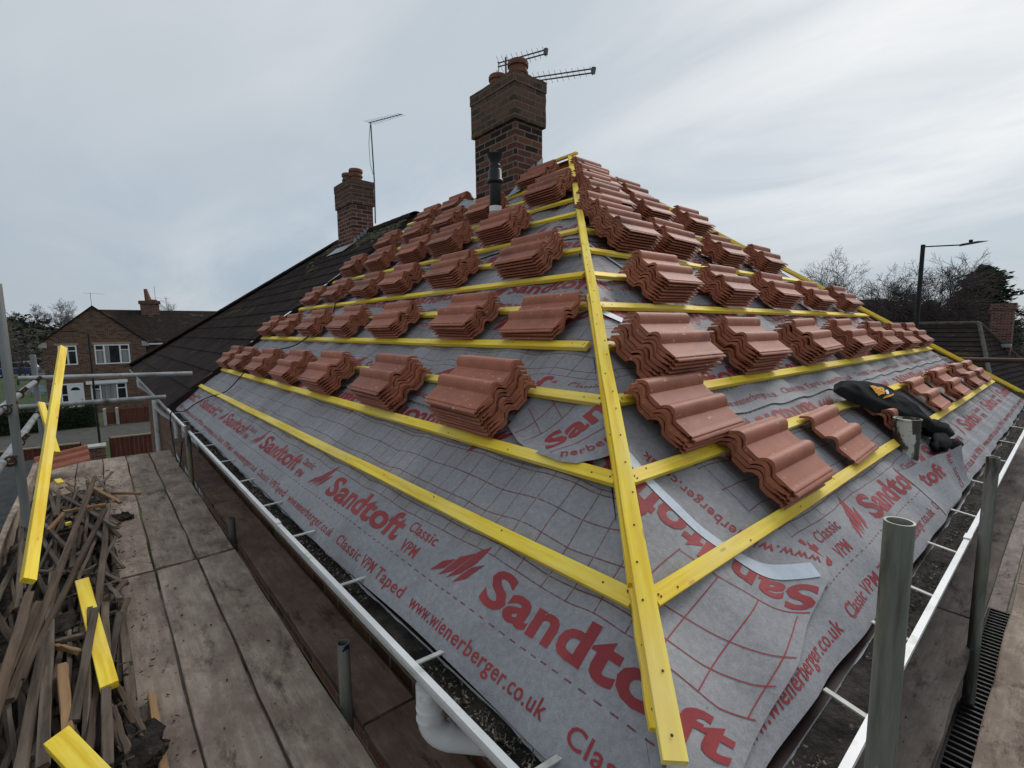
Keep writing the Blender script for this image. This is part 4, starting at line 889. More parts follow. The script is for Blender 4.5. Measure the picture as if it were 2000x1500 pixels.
# ------------------------------------------------------------------ scaffold
def board(p0, p1, w, mat, label, group, h=.038, seed=0, upv=(0, 0, 1)):
    o = stick('scaffold_board', p0, p1, w, h, mat, upv, bev=.004, rough=.0015, seg=16, warp=.003, seed=seed); return tag(o, label, 'scaffold board', group)
BZ = -1.519
xs = [(-.51, -.285), (-.278, -.060), (-.050, .158), (.169, .386), (.398, .615)]
nmw = ['outermost', 'second outermost', 'middle', 'second innermost', 'innermost']
for i, (x0, x1) in enumerate(xs):
    board(((x0+x1)/2, -.55, BZ), ((x0+x1)/2+.003, 3.705, BZ), x1-x0, M['board'], f'{nmw[i]} near board of the left scaffold walkway', 'left walkway boards', seed=i)
    board(((x0+x1)/2, 3.745, BZ), ((x0+x1)/2-.004, 7.55, BZ), x1-x0, M['board'], f'{nmw[i]} far board of the left scaffold walkway, beyond the joint', 'left walkway boards', seed=i+10)
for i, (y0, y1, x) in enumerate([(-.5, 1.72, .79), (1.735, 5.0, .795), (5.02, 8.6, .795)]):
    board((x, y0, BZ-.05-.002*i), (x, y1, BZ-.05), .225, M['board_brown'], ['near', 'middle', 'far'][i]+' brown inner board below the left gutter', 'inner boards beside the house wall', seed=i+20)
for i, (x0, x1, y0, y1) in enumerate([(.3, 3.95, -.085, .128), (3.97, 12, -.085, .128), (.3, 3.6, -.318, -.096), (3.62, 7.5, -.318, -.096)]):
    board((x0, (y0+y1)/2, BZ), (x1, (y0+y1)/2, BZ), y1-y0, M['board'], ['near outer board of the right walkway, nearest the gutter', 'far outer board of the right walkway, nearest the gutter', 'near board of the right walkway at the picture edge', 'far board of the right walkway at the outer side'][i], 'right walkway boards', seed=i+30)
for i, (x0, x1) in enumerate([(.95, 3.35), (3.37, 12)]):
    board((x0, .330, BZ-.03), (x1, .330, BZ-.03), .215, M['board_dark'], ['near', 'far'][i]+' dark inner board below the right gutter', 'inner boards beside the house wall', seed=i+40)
def tubeobj(p0, p1, label, mat='galv', open_=True, group='scaffold tubes', r=.0242):
    o = MB(); o.pipe(p0, p1, r, .004, 22); return tag(o.build('scaffold_tube', M[mat]), label, 'scaffold tube', group)
def tubex(*a, **k): return tubeobj(*a, **k)
p1t, p2t = dep(1757, 1018, .90), dep(1940, 892, 2.2)
tubex(V((p1t.x, p1t.y, GROUND)), p1t, 'thick upright tube in the right foreground, open at the top, blue paint marks', 'galv_dark')
tubex(V((p2t.x, p2t.y, GROUND)), p2t, 'second upright tube beside the right gutter, darker and farther', 'galv_dark')
for px, D, lb in [((670, 1255), 2.07, 'short upright tube between the boards, nearest the white downpipe'), ((450, 1012), 2.85, 'short dark upright tube stub midway along the left boards'), ((365, 832), 4.9, 'upright tube with a cable looped on it at the far boards')]:
    p = dep(*px, D); x = .655 if px[0] == 670 else (.645 if px[0] == 450 else .62); p = p*(x/p.x) if px[0] != 450 else V((.655, 4.0, -1.37))
    tubex(V((p.x, p.y, GROUND)), p, lb, 'galv_dark')
ps = V((-.44, 4.37, .315)); sl1 = tubex(V((ps.x, ps.y, GROUND)), ps, 'tall upright tube at the left edge, above the rails', 'galv')
pe = V((-.50, 6.85, -.20)); tubex(V((pe.x, pe.y, GROUND)), pe, 'corner upright tube at the far end of the left walkway', 'galv')
tubex(V((-.50, -.6, -.47)), V((-.50, 6.98, -.47)), 'upper guard rail tube along the left walkway', 'galv')
tubex(V((-.515, -.6, -.80)), V((-.515, 6.98, -.80)), 'lower guard rail tube along the left walkway', 'galv')
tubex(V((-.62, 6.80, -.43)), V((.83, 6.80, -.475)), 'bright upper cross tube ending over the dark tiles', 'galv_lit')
tubex(V((-.64, 6.80, -.715)), V((.56, 6.86, -.735)), 'lower cross tube at the far end, below the bright one', 'galv')
tubex(atX(1865, 702, 10.2), atX(2060, 706, 8.6), 'brown horizontal tube crossing the far dark roofs on the right', 'rust', r=.035)
# couplers
def coupler(p, ax, label):
    o = MB(); d = V(ax).normalized(); o.lathe(p-d*.028, [(.026, 0), (.033, 0), (.034, .028), (.033, .056), (.026, .056)], 14, d); x = d.orthogonal().normalized()
    o.beam(p+x*.03, p+x*.075, .03, .022, d); o.tube([p+x*.045-d*.05, p+x*.045+d*.05], .007, 8); tag(o.build('scaffold_coupler', M['rust']), label, 'coupler', 'scaffold couplers')
for p, ax, lb in [((-.47, 4.37, -.47), (0, 1, 0), 'coupler fixing the upper rail to the tall left upright'), ((-.48, 4.37, -.80), (0, 1, 0), 'coupler fixing the lower rail to the tall left upright'), ((-.50, 6.72, -.47), (0, 1, 0), 'coupler joining the upper rail to the corner upright'),
                  ((-.51, 6.72, -.80), (0, 1, 0), 'coupler joining the lower rail to the corner upright'), ((-.5, 6.85, -.45), (1, 0, 0), 'coupler under the bright cross tube at the corner'), ((-.5, 5.4, -.47), (0, 1, 0), 'sleeve joint midway along the upper guard rail'),
                  ((-.5, 5.1, -.80), (0, 1, 0), 'sleeve joint midway along the lower guard rail')]: coupler(V(p), ax, lb)
tubex(V((.655, -.5, BZ-.13)), V((.655, 8, BZ-.13)), 'ledger tube seen through the gap between the left boards', 'rust')
stick('toe_board', (-.565, -.6, -1.40), (-.565, 6.75, -1.40), .225, .038, M['board'], (-1, 0, 0), bev=.004, rough=.002, seg=16, warp=.004, seed=77)
tag(bpy.data.objects['toe_board'], 'grey toe board standing on edge along the outer side of the left walkway', 'toe board')
for i in range(4):  # dark boards added underneath so the open gaps look dark
    board((.02+.26*i, -.6, -3.55), (.02+.26*i, 8, -3.55), .25, M['board_dark'], f'{ORD[i]} dark board of an added lower lift, darkening the left gaps', 'added lower lift boards', seed=i+50)
    board((.6, .46-.26*i, -3.60), (14, .46-.26*i, -3.60), .25, M['board_dark'], f'{ORD[i]} dark board of an added lower lift, darkening the right gap', 'added lower lift boards', seed=i+60)
# ribbed black eaves tray seen through the right-hand gap
b = MB(); x = 1.0
b.box((.9, .10, -1.86), (4.2, .25, -1.85)); b.box((.9, .10, -1.85), (4.2, .112, -1.80)); b.box((.9, .238, -1.85), (4.2, .25, -1.80))
while x < 4.2: b.box((x, .112, -1.85), (x+.012, .238, -1.80)); x += .042
tag(b.build('ribbed_tray', gmat('ribbed_plastic', (.03, .03, .03), (.06, .06, .06), 8, rough=.45, bump=0)), 'black ribbed plastic tray below the gap in the right boards', 'plastic tray')

# ------------------------------------------------------------------ the rubbish heap on the left walkway
rh = random.Random(21)
def scrap(p0, p1, w, h, mat, label, cat='old batten', group='broken roof battens in the heap', name='broken_batten', seed=0, upv=None, taper=None):
    u = upv or (rh.uniform(-.3, .3), rh.uniform(-.1, .1), 1)
    o = stick(name, p0, p1, w, h, M[mat], u, bev=.003, rough=.0016, seg=7, warp=.0014, seed=seed, taper=taper); return tag(o, label, cat, group)
def pz(x, y, z): return atZ(x, y, z)
LONG = [ # pixel ends and the height each rests at
 ((185, 932), -1.20, (18, 1370), -1.30, .034, 'old_b', 'long brown batten crossing the heap from the top towards the lower left'),
 ((205, 995), -1.22, (40, 1330), -1.30, .030, 'old_b', 'slim brown batten lying diagonally over the middle of the heap'),
 ((212, 985), -1.33, (186, 1240), -1.34, .034, 'old_a', 'grey batten along the inner edge of the heap, upper end'),
 ((205, 1180), -1.33, (210, 1500), -1.34, .036, 'old_a', 'grey batten running down the middle of the heap to the picture bottom'),
 ((235, 1165), -1.43, (262, 1440), -1.43, .036, 'old_a', 'grey brown batten lying on the boards beside the heap'),
 ((222, 1085), -1.45, (262, 1365), -1.46, .026, 'old_a', 'thin pale edged batten flat on the walkway beside the heap'),
 ((186, 1190), -1.30, (145, 1410), -1.31, .036, 'old_a', 'grey batten with a pale edge beside the yellow offcut'),
 ((295, 1358), -1.47, (330, 1560), -1.47, .034, 'old_c', 'fresh orange brown batten lying alone on the boards'),
 ((103, 1120), -1.28, (82, 1500), -1.30, .038, 'old_a', 'long pale streaked batten down the left of the heap'),
 ((75, 1180), -1.26, (0, 1345), -1.28, .040, 'old_b', 'light brown batten in the lower left of the heap'),
 ((58, 1160), -1.25, (-20, 1420), -1.26, .042, 'old_b', 'broad brown batten at the far left edge, upper'),
 ((92, 1240), -1.29, (30, 1560), -1.31, .040, 'old_a', 'dark grey batten leaning left near the bottom corner'),
 ((44, 985), -1.24, (36, 1190), -1.27, .030, 'old_a', 'grey batten upright beside the toe board, under the plank'),
 ((50, 1060), -1.30, (-10, 1180), -1.32, .034, 'old_a', 'grey batten end pointing at the toe board'),
 ((60, 1400), -1.33, (62, 1570), -1.34, .045, 'old_a', 'short grey timber at the bottom left'),
 ((122, 1300), -1.30, (140, 1500), -1.32, .038, 'old_c', 'orange split batten beside the yellow block'),
 ((212, 1385), -1.39, (245, 1470), -1.40, .040, 'old_a', 'short grey stub lying near the bottom of the heap'),
 ((115, 958), -1.36, (112, 1010), -1.36, .03, 'old_a', 'small upright grey stub near the top of the heap'),
 ((178, 950), -1.34, (236, 982), -1.38, .030, 'old_c', 'short honey coloured batten at the top right of the heap'),
 ((205, 963), -1.45, (274, 964), -1.45, .022, 'old_c', 'thin honey batten lying out across the walkway'),
 ((125, 1000), -1.30, (208, 985), -1.31, .026, 'old_c', 'short honey batten crossing below the long diagonal one'),
 ((94, 1036), -1.31, (124, 1003), -1.30, .026, 'old_c', 'short broken tan batten left of the crossing one'),
 ((130, 942), -1.36, (145, 950), -1.36, .022, 'old_c', 'tiny orange batten end below the lone tile'),
 ((86, 1024), -1.31, (136, 1075), -1.33, .026, 'old_a', 'short grey batten crossing below the yellow plank'),
 ((150, 1010), -1.33, (140, 1110), -1.35, .026, 'old_a', 'grey batten in the middle top of the heap'),
 ((172, 1005), -1.37, (158, 1100), -1.38, .026, 'old_a', 'dark grey batten in the middle top, beside another'),
 ((193, 1020), -1.40, (186, 1060), -1.40, .026, 'old_b', 'small reddish batten near the inner edge'),
 ((140, 1130), -1.36, (190, 1105), -1.36, .026, 'old_a', 'small dark batten crossing above the yellow offcut'),
 ((105, 1255), -1.33, (168, 1240), -1.33, .030, 'old_a', 'short dark batten crossing left of the yellow offcut'),
 ((108, 1262), -1.31, (160, 1275), -1.32, .022, 'old_c', 'short split tan stick left of the yellow offcut'),
 ((152, 1200), -1.36, (166, 1240), -1.35, .034, 'old_b', 'small brown block beside the yellow offcut'),
 ((216, 1040), -1.44, (225, 1130), -1.45, .026, 'old_b', 'dark brown batten at the inner edge of the heap')]
for i, (a, za, b_, zb_, w, mt, lb) in enumerate(LONG): scrap(pz(*a, za), pz(*b_, zb_), w*.82, .022 if w < .04 else .03, mt, lb, seed=i)
FILL = ['grey weathered batten', 'brown weathered batten', 'split dark batten']
for i in range(150):
    y = rh.uniform(1.35, 5.6); x = rh.uniform(-.50, -.03); L = rh.uniform(.25, 1.5); ang = rh.gauss(1.62, .14) if rh.random() < .86 else rh.uniform(0, 3.14)
    if abs(ang-1.6) > .5: L = min(L, .35); x = min(x, -.2)
    z = -1.47+rh.uniform(.02, .13)
    d = V((math.cos(ang), math.sin(ang), rh.uniform(-.08, .08)))*L/2; c = V((x, y, z)); p0, p1 = c-d, c+d
    for p in (p0, p1): p.x = max(-.53, min(.015, p.x))
    if (p1-p0).length < .08: continue
    scrap(p0, p1, rh.uniform(.014, .028), rh.uniform(.010, .020), rh.choice(['old_a', 'old_a', 'old_a', 'old_b']), 'small weathered batten piece buried among others in the heap', group='small pieces buried in the heap', seed=i+60)
b = MB(); n, m = 40, 14
vs = []
for i in range(n+1):
    for j in range(m+1):
        y = 1.2+4.9*i/n; x = -.545+(.53+.05*mnoise.noise(V((y*3, 2, 2))))*j/m; e = math.sin(math.pi*min(1, j/m*.5+.5))**.6*min(1, (n-i)/6+.02)
        vs.append((x, y, -1.497+max(0, .10*e+.06*e*mnoise.noise(V((x*6, y*4, 1)))+.03*mnoise.noise(V((x*17, y*15, 4)))) if e > .01 else -1.51))
b.add(vs, [(i*(m+1)+j, i*(m+1)+j+1, (i+1)*(m+1)+j+1, (i+1)*(m+1)+j) for i in range(n) for j in range(m)], True)
tag(b.build('rubble', M['debris']), 'dark dirt and shredded felt under the heap of old battens', 'rubble', None, 'stuff')
b = MB()
for i in range(700):
    y = rh.uniform(1.3, 6.3); x = min(.6, -.2+abs(rh.gauss(0, .25))) if rh.random() < .4 else rh.uniform(-.5, .1); z = -1.497 if x > .08 else -1.44+rh.uniform(0, .07)
    r_ = rh.uniform(.002, .009) if x > .03 else rh.uniform(.004, .02); ang = rh.uniform(0, 6.28); d1 = V((math.cos(ang), math.sin(ang), rh.uniform(-.2, .2)))*r_; d2 = V((-math.sin(ang), math.cos(ang), rh.uniform(-.3, .3)))*r_*rh.uniform(.15, .7); p = V((x, y, z+.004))
    b.prism([p-d1-d2, p+d1-d2, p+d1+d2*.4, p-d1*.3+d2], [p-d1-d2+V((0, 0, .003)), p+d1-d2+V((0, 0, .003)), p+d1+d2*.4+V((0, 0, .003)), p-d1*.3+d2+V((0, 0, .003))])
tag(b.build('splinters', M['old_b']), 'splinters and crumbs strewn over and beside the heap of old battens', 'splinters', None, 'stuff')
# crumpled dark felt
for i, (px, z, r_, lb) in enumerate([((250, 1478), -1.44, .10, 'crumpled black felt scrap at the bottom beside the lone batten'), ((120, 1225), -1.36, .085, 'crumpled dark plastic scrap in the middle of the heap'), ((168, 985), -1.38, .07, 'dark torn felt scrap near the top of the heap'), ((237, 1010), -1.485, .07, 'flat torn felt scrap lying on the walkway')]):
    bm = bmesh.new(); lump(bm, pz(*px, z), (V((1, 0, 0)), V((0, 1, 0)), V((0, 0, 1))), (r_, r_*1.3, r_*(.5 if i < 3 else .08)), i*5+1)
    for v in bm.verts: v.co += V((mnoise.noise(v.co*40), mnoise.noise(v.co*40+V((9, 0, 0))), mnoise.noise(v.co*40+V((0, 9, 0)))))*.030
    me = bpy.data.meshes.new('felt_scrap'); bm.to_mesh(me); bm.free(); me.materials.append(M['debris']); tag(link('felt_scrap', me), lb, 'felt scrap', 'felt scraps')
# new yellow pieces
o = stick('yellow_plank', dep(55, 1135, 1.93), dep(123, 679, 3.75), .046, .024, M['yellow'], (.5, -.8, .4), seg=6, seed=3); tag(o, 'long yellow plank leaning up from the heap across the view', 'batten', 'loose yellow timbers')
o = stick('yellow_plank', dep(110, 884, 4.3), dep(80, 787, 4.6), .050, .025, M['yellow'], (.5, -.8, .4), seg=4, seed=4); tag(o, 'short yellow plank standing behind the long leaning one', 'batten', 'loose yellow timbers')
o = stick('yellow_plank', pz(160, 1135, -1.30), pz(214, 1342, -1.33), .056, .025, M['yellow'], (0, 0, 1), seg=4, seed=5); tag(o, 'yellow offcut lying half buried in the heap', 'batten', 'loose yellow timbers')
o = stick('yellow_plank', pz(113, 1442, -1.20), pz(235, 1570, -1.27), .062, .036, M['yellow'], (-.25, .1, 1), seg=4, seed=6); tag(o, 'chunky yellow block at the bottom of the heap', 'batten', 'loose yellow timbers')
o = stick('yellow_plank', pz(128, 1024, -1.28), pz(139, 1021, -1.28), .02, .02, M['yellow'], (0, 0, 1), seed=7); tag(o, 'tiny yellow offcut among the grey battens', 'batten', 'loose yellow timbers')
o = stick('yellow_plank', pz(112, 937, -1.36), pz(119, 944, -1.36), .05, .02, M['yellow'], (0, 0, 1), seed=8); tag(o, 'small yellow offcut below the lone red tile', 'batten', 'loose yellow timbers')
# tile resting against the heap: three shallow rolls
c0 = dep(70, 926, 4.9); yy = ray(118, 905); yy.z = 0; yy = (yy.normalized()*.96+V((0, 0, .28))).normalized(); x_ = dep(167, 940, 4.85)-c0; x_ = (x_-yy*x_.dot(yy)).normalized(); zz = x_.cross(yy)
mw = Matrix(((x_.x, yy.x, zz.x, c0.x), (x_.y, yy.y, zz.y, c0.y), (x_.z, yy.z, zz.z, c0.z), (0, 0, 0, 1)))
tag(link('pantile', TILES[2], None, mw), 'single red roof tile propped on the heap behind the yellow plank', 'roof tile')

# ------------------------------------------------------------------ ground
def sheet(name, x0, y0, x1, y1, z, mat, label=None):
    b = MB(); b.add([(x0, y0, z), (x1, y0, z), (x1, y1, z), (x0, y1, z)], [(0, 1, 2, 3)]); o = b.build(name, mat); tag(o, label, None, None, 'structure'); return o
sheet('ground', -700, -700, 900, 900, GROUND-.008, M['ground'])
sheet('road', -60, 34.5, 60, 40.2, GROUND+.0, M['asphalt'])
sheet('pavement', 1.0, 27.5, 60, 34.4, GROUND+.004, M['asphalt'])
sheet('grass_verge', -40, 27.0, .9, 34.4, GROUND+.01, M['grass'])
sheet('lawn', -40, 41.3, -3.2, 92, GROUND+.006, M['grass'])
bm = bmesh.new(); n, m = 60, 24; g = []
for i in range(n+1):
    row = []
    for j in range(m+1):
        x = -70+110*i/n; y = 104+90*j/m; t = j/m
        h = 9.0*min(1, t*2.2)**1.2*max(0, min(1, (16-x)/30))+1.4*mnoise.noise(V((x*.08, y*.08, 2)))*min(1, t*3)
        row.append(bm.verts.new((x, y, GROUND-.02+max(0, h))))
    g.append(row)
for i in range(n):
    for j in range(m): bm.faces.new((g[i][j], g[i+1][j], g[i+1][j+1], g[i][j+1]))
me = bpy.data.meshes.new('hill'); bm.to_mesh(me); bm.free(); me.materials.append(M['hill']); tag(link('hill', me), None, None, None, 'structure')

# ------------------------------------------------------------------ house across the road
nb_ = empty('brick_house', (0, 48, GROUND), 'brown brick gabled house with white windows across the road', 'house')
HX0, HX1, HY, EZ, AZ, AX = -2.98, 2.93, 48.0, -.60, 2.0, -.05
b = MB()
b.prism([(HX0, HY, GROUND), (HX1, HY, GROUND), (HX1, HY, EZ), (AX, HY, AZ), (HX0, HY, EZ)][::-1], [(HX0, HY+9, GROUND), (HX1, HY+9, GROUND), (HX1, HY+9, EZ), (AX, HY+9, AZ), (HX0, HY+9, EZ)][::-1])
b.box((HX1, 50.2, GROUND), (12.5, 57, -.75)); b.build('wall', M['brick_house'], nb_)
b = MB()
def slab(p, up_=(0, 0, .10)): b.prism([V(x) for x in p], [V(x)+V(up_) for x in p])
slab([(HX0-.22, HY-.12, EZ-.17), (AX, HY-.12, AZ+.02), (AX, HY+9, AZ+.02), (HX0-.22, HY+9, EZ-.17)]); slab([(AX, HY-.12, AZ+.02), (HX1+.22, HY-.12, EZ-.17), (HX1+.22, HY+9, EZ-.17), (AX, HY+9, AZ+.02)])
slab([(1.2, 49.85, -.78), (12.8, 49.85, -.78), (12.8, 53.6, 1.93), (AX+.2, 53.6, 1.93)]); slab([(AX, 53.6, 1.93), (12.8, 53.6, 1.93), (12.8, 57.3, -.78), (AX, 57.3, -.78)])
nroof = b.build('roof', M['tile_old'], nb_)
b = MB(); b.box((HX1+.25, 49.72, -.92), (12.8, 49.84, -.80)); b.build('gutter', M['white'], nb_)
b = MB(); b.box((HX0-.2, HY-.06, EZ-.36), (HX0+.25, HY-.003, EZ+.02)); b.box((HX1-.25, HY-.06, EZ-.36), (HX1+.2, HY-.003, EZ+.02)); b.build('kneeler', M['concrete'], nb_)
b = MB(); b.box((-2.35, HY-.03, -.79), (-1.05, HY-.003, -.66)); b.box((-.3, HY-.03, -.77), (2.0, HY-.003, -.64)); b.build('lintel', M['fence_trim'], nb_)
window(nb_, (-2.18, HY-.01, -2.24), (1, 0, 0), (0, 0, 1), 1.02, 1.42, [.5], (0, -1, 0), .085, tops=[(.5, 1.0, 1.02)])
w_ = window(nb_, (-.18, HY-.01, -2.28), (1, 0, 0), (0, 0, 1), 2.08, 1.48, [.55, 1.50], (0, -1, 0), .085, tops=[(0, .55, 1.06), (1.5, 2.08, 1.06)])
b = MB()
for x0, x1 in ((-.10, .30), (.42, .68), (1.38, 1.84)): b.box((x0, HY-.020, -2.18), (x1, HY-.014, -1.28 if x0 != .42 else -.88))
b.build('curtain', M['curtain'], nb_)
window(nb_, (-.62, HY-.01, -5.25), (1, 0, 0), (0, 0, 1), 2.12, 1.50, [.55, 1.52], (0, -1, 0), .085, tops=[(0, .55, 1.1), (1.52, 2.12, 1.1)])
b = MB(); b.box((.02, HY-.022, -5.15), (.82, HY-.014, -3.86)); b.box((-.52, HY-.022, -5.15), (-.1, HY-.014, -4.25)); b.build('curtain', M['curtain'], nb_)
b = MB(); b.box((-.85, HY-.25, -3.74), (1.58, HY-.003, -3.52)); b.build('bay_fascia', M['white'], nb_)
b = MB(); b.box((-2.3, HY-.06, GROUND), (-2.2, HY-.005, -3.6)); b.box((-1.1, HY-.06, GROUND), (-1.0, HY-.005, -3.6)); b.box((-2.2, HY-.06, -3.7), (-1.1, HY-.005, -3.6)); b.box((-1.92, HY-.06, GROUND), (-1.84, HY-.005, -3.7)); b.box((-2.2, HY-.06, -4.45), (-1.92, HY-.006, -4.38)); b.build('door_frame', M['white'], nb_)
b = MB(); b.box((-2.2, HY-.03, GROUND), (-1.92, HY-.008, -3.7)); b.build('side_light', M['glass'], nb_)
b = MB(); b.box((-1.84, HY-.05, GROUND), (-1.1, HY-.006, -3.7))
dr = b.build('door', M['white'], nb_); b = MB(); cx, cz = -1.47, -4.12; b.prism([V((cx+.26*math.cos(t), HY-.052, cz+.24*math.sin(t))) for t in [math.pi*i/10 for i in range(11)]], [V((cx+.26*math.cos(t), HY-.058, cz+.24*math.sin(t))) for t in [math.pi*i/10 for i in range(11)]]); b.build('fan_light', M['glass'], dr)
b = MB(); b.box((-1.6, HY-.058, -4.98), (-1.34, HY-.052, -4.94)); b.tube([(-1.17, HY-.07, -4.95), (-1.17, HY-.07, -4.75)], .015, 6); b.build('handle', M['black'], dr)
b = MB(); b.box((3.15, 53.0, 1.4), (4.45, 53.9, 2.55)); b.box((3.05, 52.9, 2.55), (4.55, 54.0, 2.82)); nch = b.build('chimney', M['brick_chimney_far'], nroof)
b = MB(); b.tube([(3.75, 53.4, 2.8), (3.60, 53.4, 3.85)], .26, 12, True, .13); b.build('chimney_pot', M['pot'], nb_)
b = MB(); b.tube([(4.1, 53.4, 2.8), (4.1, 53.4, 2.95)], .28, 12); b.build('chimney_pot', M['pot'], nb_)
aerial('tv_aerial', 'tall aerial standing above the gable of the house across the road', [V((-.05, 47.9, .6)), V((-.07, 47.9, 3.05))], [V((-.45, 47.9, 3.0)), V((.75, 47.7, 2.95))], 5, .22, group='aerials across the road')
aerial('tv_aerial', 'aerial beside the leaning chimney pot across the road', [V((4.25, 53.4, 2.8)), V((4.25, 53.4, 4.1))], [V((4.0, 53.4, 3.15)), V((5.3, 53.2, 3.05))], 5, .25, group='aerials across the road')
# street lamp in front of it
p0 = atZ(186, 800, GROUND); base = dep(186, 785, 24); top = dep(172, 652, 24)
t = empty('street_lamp', (top.x, top.y, GROUND), 'slim dark street lamp standing before the house across the road', 'street lamp')
b = MB(); b.tube([(top.x, top.y, GROUND), (top.x, top.y, top.z)], .055, 10, True, .04); b.build('pole', M['metal_black'], t)
b = MB(); b.tube([top, top+V((-.35, .1, .10)), top+V((-.75, .15, .12))], .022, 8); b.build('arm', M['metal_black'], t); b = MB(); b.beam(top+V((-.6, .14, .12)), top+V((-1.05, .2, .14)), .10, .05); b.build('lamp_head', M['metal_black'], t)
# hedge, gate posts, fences
def leaf_cloud(b, pts, size, rnd, flat=.5):
    for p in pts:
        d1 = V((rnd.gauss(0, 1), rnd.gauss(0, 1), rnd.gauss(0, flat))).normalized(); d2 = d1.cross(V((rnd.gauss(0, 1), rnd.gauss(0, 1), rnd.gauss(0, 1)))).normalized(); s = size*rnd.uniform(.5, 1.3)
        b.add([p-d1*s, p+d2*s*.45, p+d1*s, p-d2*s*.45], [(0, 1, 2, 3)])
rl = random.Random(9)
b = MB(); b.box((-9, 40.9, GROUND), (-.45, 41.6, -4.65)); pts = []
for i in range(9000):
    x = rl.uniform(-9.1, -.3); f = rl.random(); tz = -4.45+.12*mnoise.noise(V((x*1.3, 3, 1)))
    pts.append(V((x, 40.75+rl.gauss(0, .06)+.12*mnoise.noise(V((x*2, f*4, 2))), GROUND+(tz-GROUND)*rl.random())) if f < .7 else V((x, rl.uniform(40.7, 41.7), tz+rl.gauss(0, .05))))
leaf_cloud(b, pts, .07, rl); tag(b.build('hedge', M['hedge']), 'dark clipped hedge along the far side of the road', 'hedge')
def fence_run(p0, p1, zt, label, group=None, cap=True, hgt=1.7, name='panel_fence'):
    p0, p1 = V(p0), V(p1); L = (p1-p0).length; d = (p1-p0)/L; nrm = V((d.y, -d.x, 0)); t = empty(name, p0, label, 'fence', group); n = int(L/.145); b = MB()
    for i in range(n):
        a = p0+d*(L*i/n); e = p0+d*(L*(i+1)/n-.006); o_ = nrm*(.012 if i % 2 else 0)
        b.prism([(a+o_).to_tuple()[:2]+(zt-hgt,), (e+o_).to_tuple()[:2]+(zt-hgt,), (e+o_-nrm*.018).to_tuple()[:2]+(zt-hgt,), (a+o_-nrm*.018).to_tuple()[:2]+(zt-hgt,)], [(a+o_).to_tuple()[:2]+(zt,), (e+o_).to_tuple()[:2]+(zt,), (e+o_-nrm*.018).to_tuple()[:2]+(zt,), (a+o_-nrm*.018).to_tuple()[:2]+(zt,)])
    b.build('boarding', M['fence'], t)
    if cap: b = MB(); b.beam(p0+V((0, 0, zt-p0.z+.025)), p1+V((0, 0, zt-p1.z+.025)), .09, .05); b.build('capping', M['fence_trim'], t)
    k = max(1, int(round(L/1.85)))
    for i in range(k+1): a = p0+d*(L*i/k)-nrm*.06; b = MB(); b.box((a.x-.045, a.y-.045, GROUND), (a.x+.045, a.y+.045, zt+.04)); b.build('post', M['fence'], t)
    return t
fence_run((.72, 40.6, GROUND), (8.0, 40.6, GROUND), -4.92, 'red brown panel fence beyond the road, right of the white gate posts', cap=False, hgt=.98)
fence_run((.10, 40.62, GROUND), (.56, 40.62, GROUND), -5.05, 'small red brown gate between two white posts', cap=False, hgt=.8, name='garden_gate')
for x, lb in ((.02, 'left white concrete gate post at the end of the hedge'), (.64, 'right white concrete gate post beside the red fence')):
    b = MB(); b.box((x-.08, 40.5, GROUND), (x+.08, 40.66, -4.82)); b.prism([(x-.09, 40.49, -4.82), (x+.09, 40.49, -4.82), (x+.09, 40.67, -4.82), (x-.09, 40.67, -4.82)], [(x-.03, 40.55, -4.76), (x+.03, 40.55, -4.76), (x+.03, 40.61, -4.76), (x-.03, 40.61, -4.76)]); tag(b.build('gate_post', M['concrete']), lb, 'gate post', 'gate posts')
fence_run((-8.0, 25.3, GROUND), (-.82, 24.9, GROUND), -4.22, 'near red brown fence with pale capping, left of the brick pier')
fence_run((.10, 24.9, GROUND), (6, 24.6, GROUND), -4.16, 'near red brown fence with pale capping, right of the brick pier')
t = empty('brick_pier', (-.38, 24.9, GROUND), 'low brick pier with a pale stone cap between two red fences', 'pier')
b = MB(); b.box((-.66, 24.6, GROUND), (-.08, 25.2, -4.42)); b.build('shaft', M['brick_wall'], t); b = MB(); b.box((-.70, 24.56, -4.42), (-.04, 25.24, -4.35)); b.build('cap_stone', M['concrete'], t)
# shed roofs just outside the walkway
t = empty('garden_shed', (-2.5, 13, GROUND), 'dark slate roofed shed below the left walkway', 'shed')
b = MB(); b.prism([(-6, 11.2, -3.5), (-1.1, 11.2, -3.25), (-1.1, 15.0, -2.85), (-6, 15.0, -3.0)], [(-6, 11.2, -3.42), (-1.1, 11.2, -3.17), (-1.1, 15.0, -2.77), (-6, 15.0, -2.92)]); b.build('roof', M['slate'], t)
b = MB(); b.box((-5.8, 11.4, GROUND), (-1.3, 14.9, -3.52)); b.build('wall', M['brick_wall'], t); b = MB(); b.box((-5.9, 11.05, -3.55), (-1.1, 11.18, -3.42)); b.build('gutter', M['lead'], t)
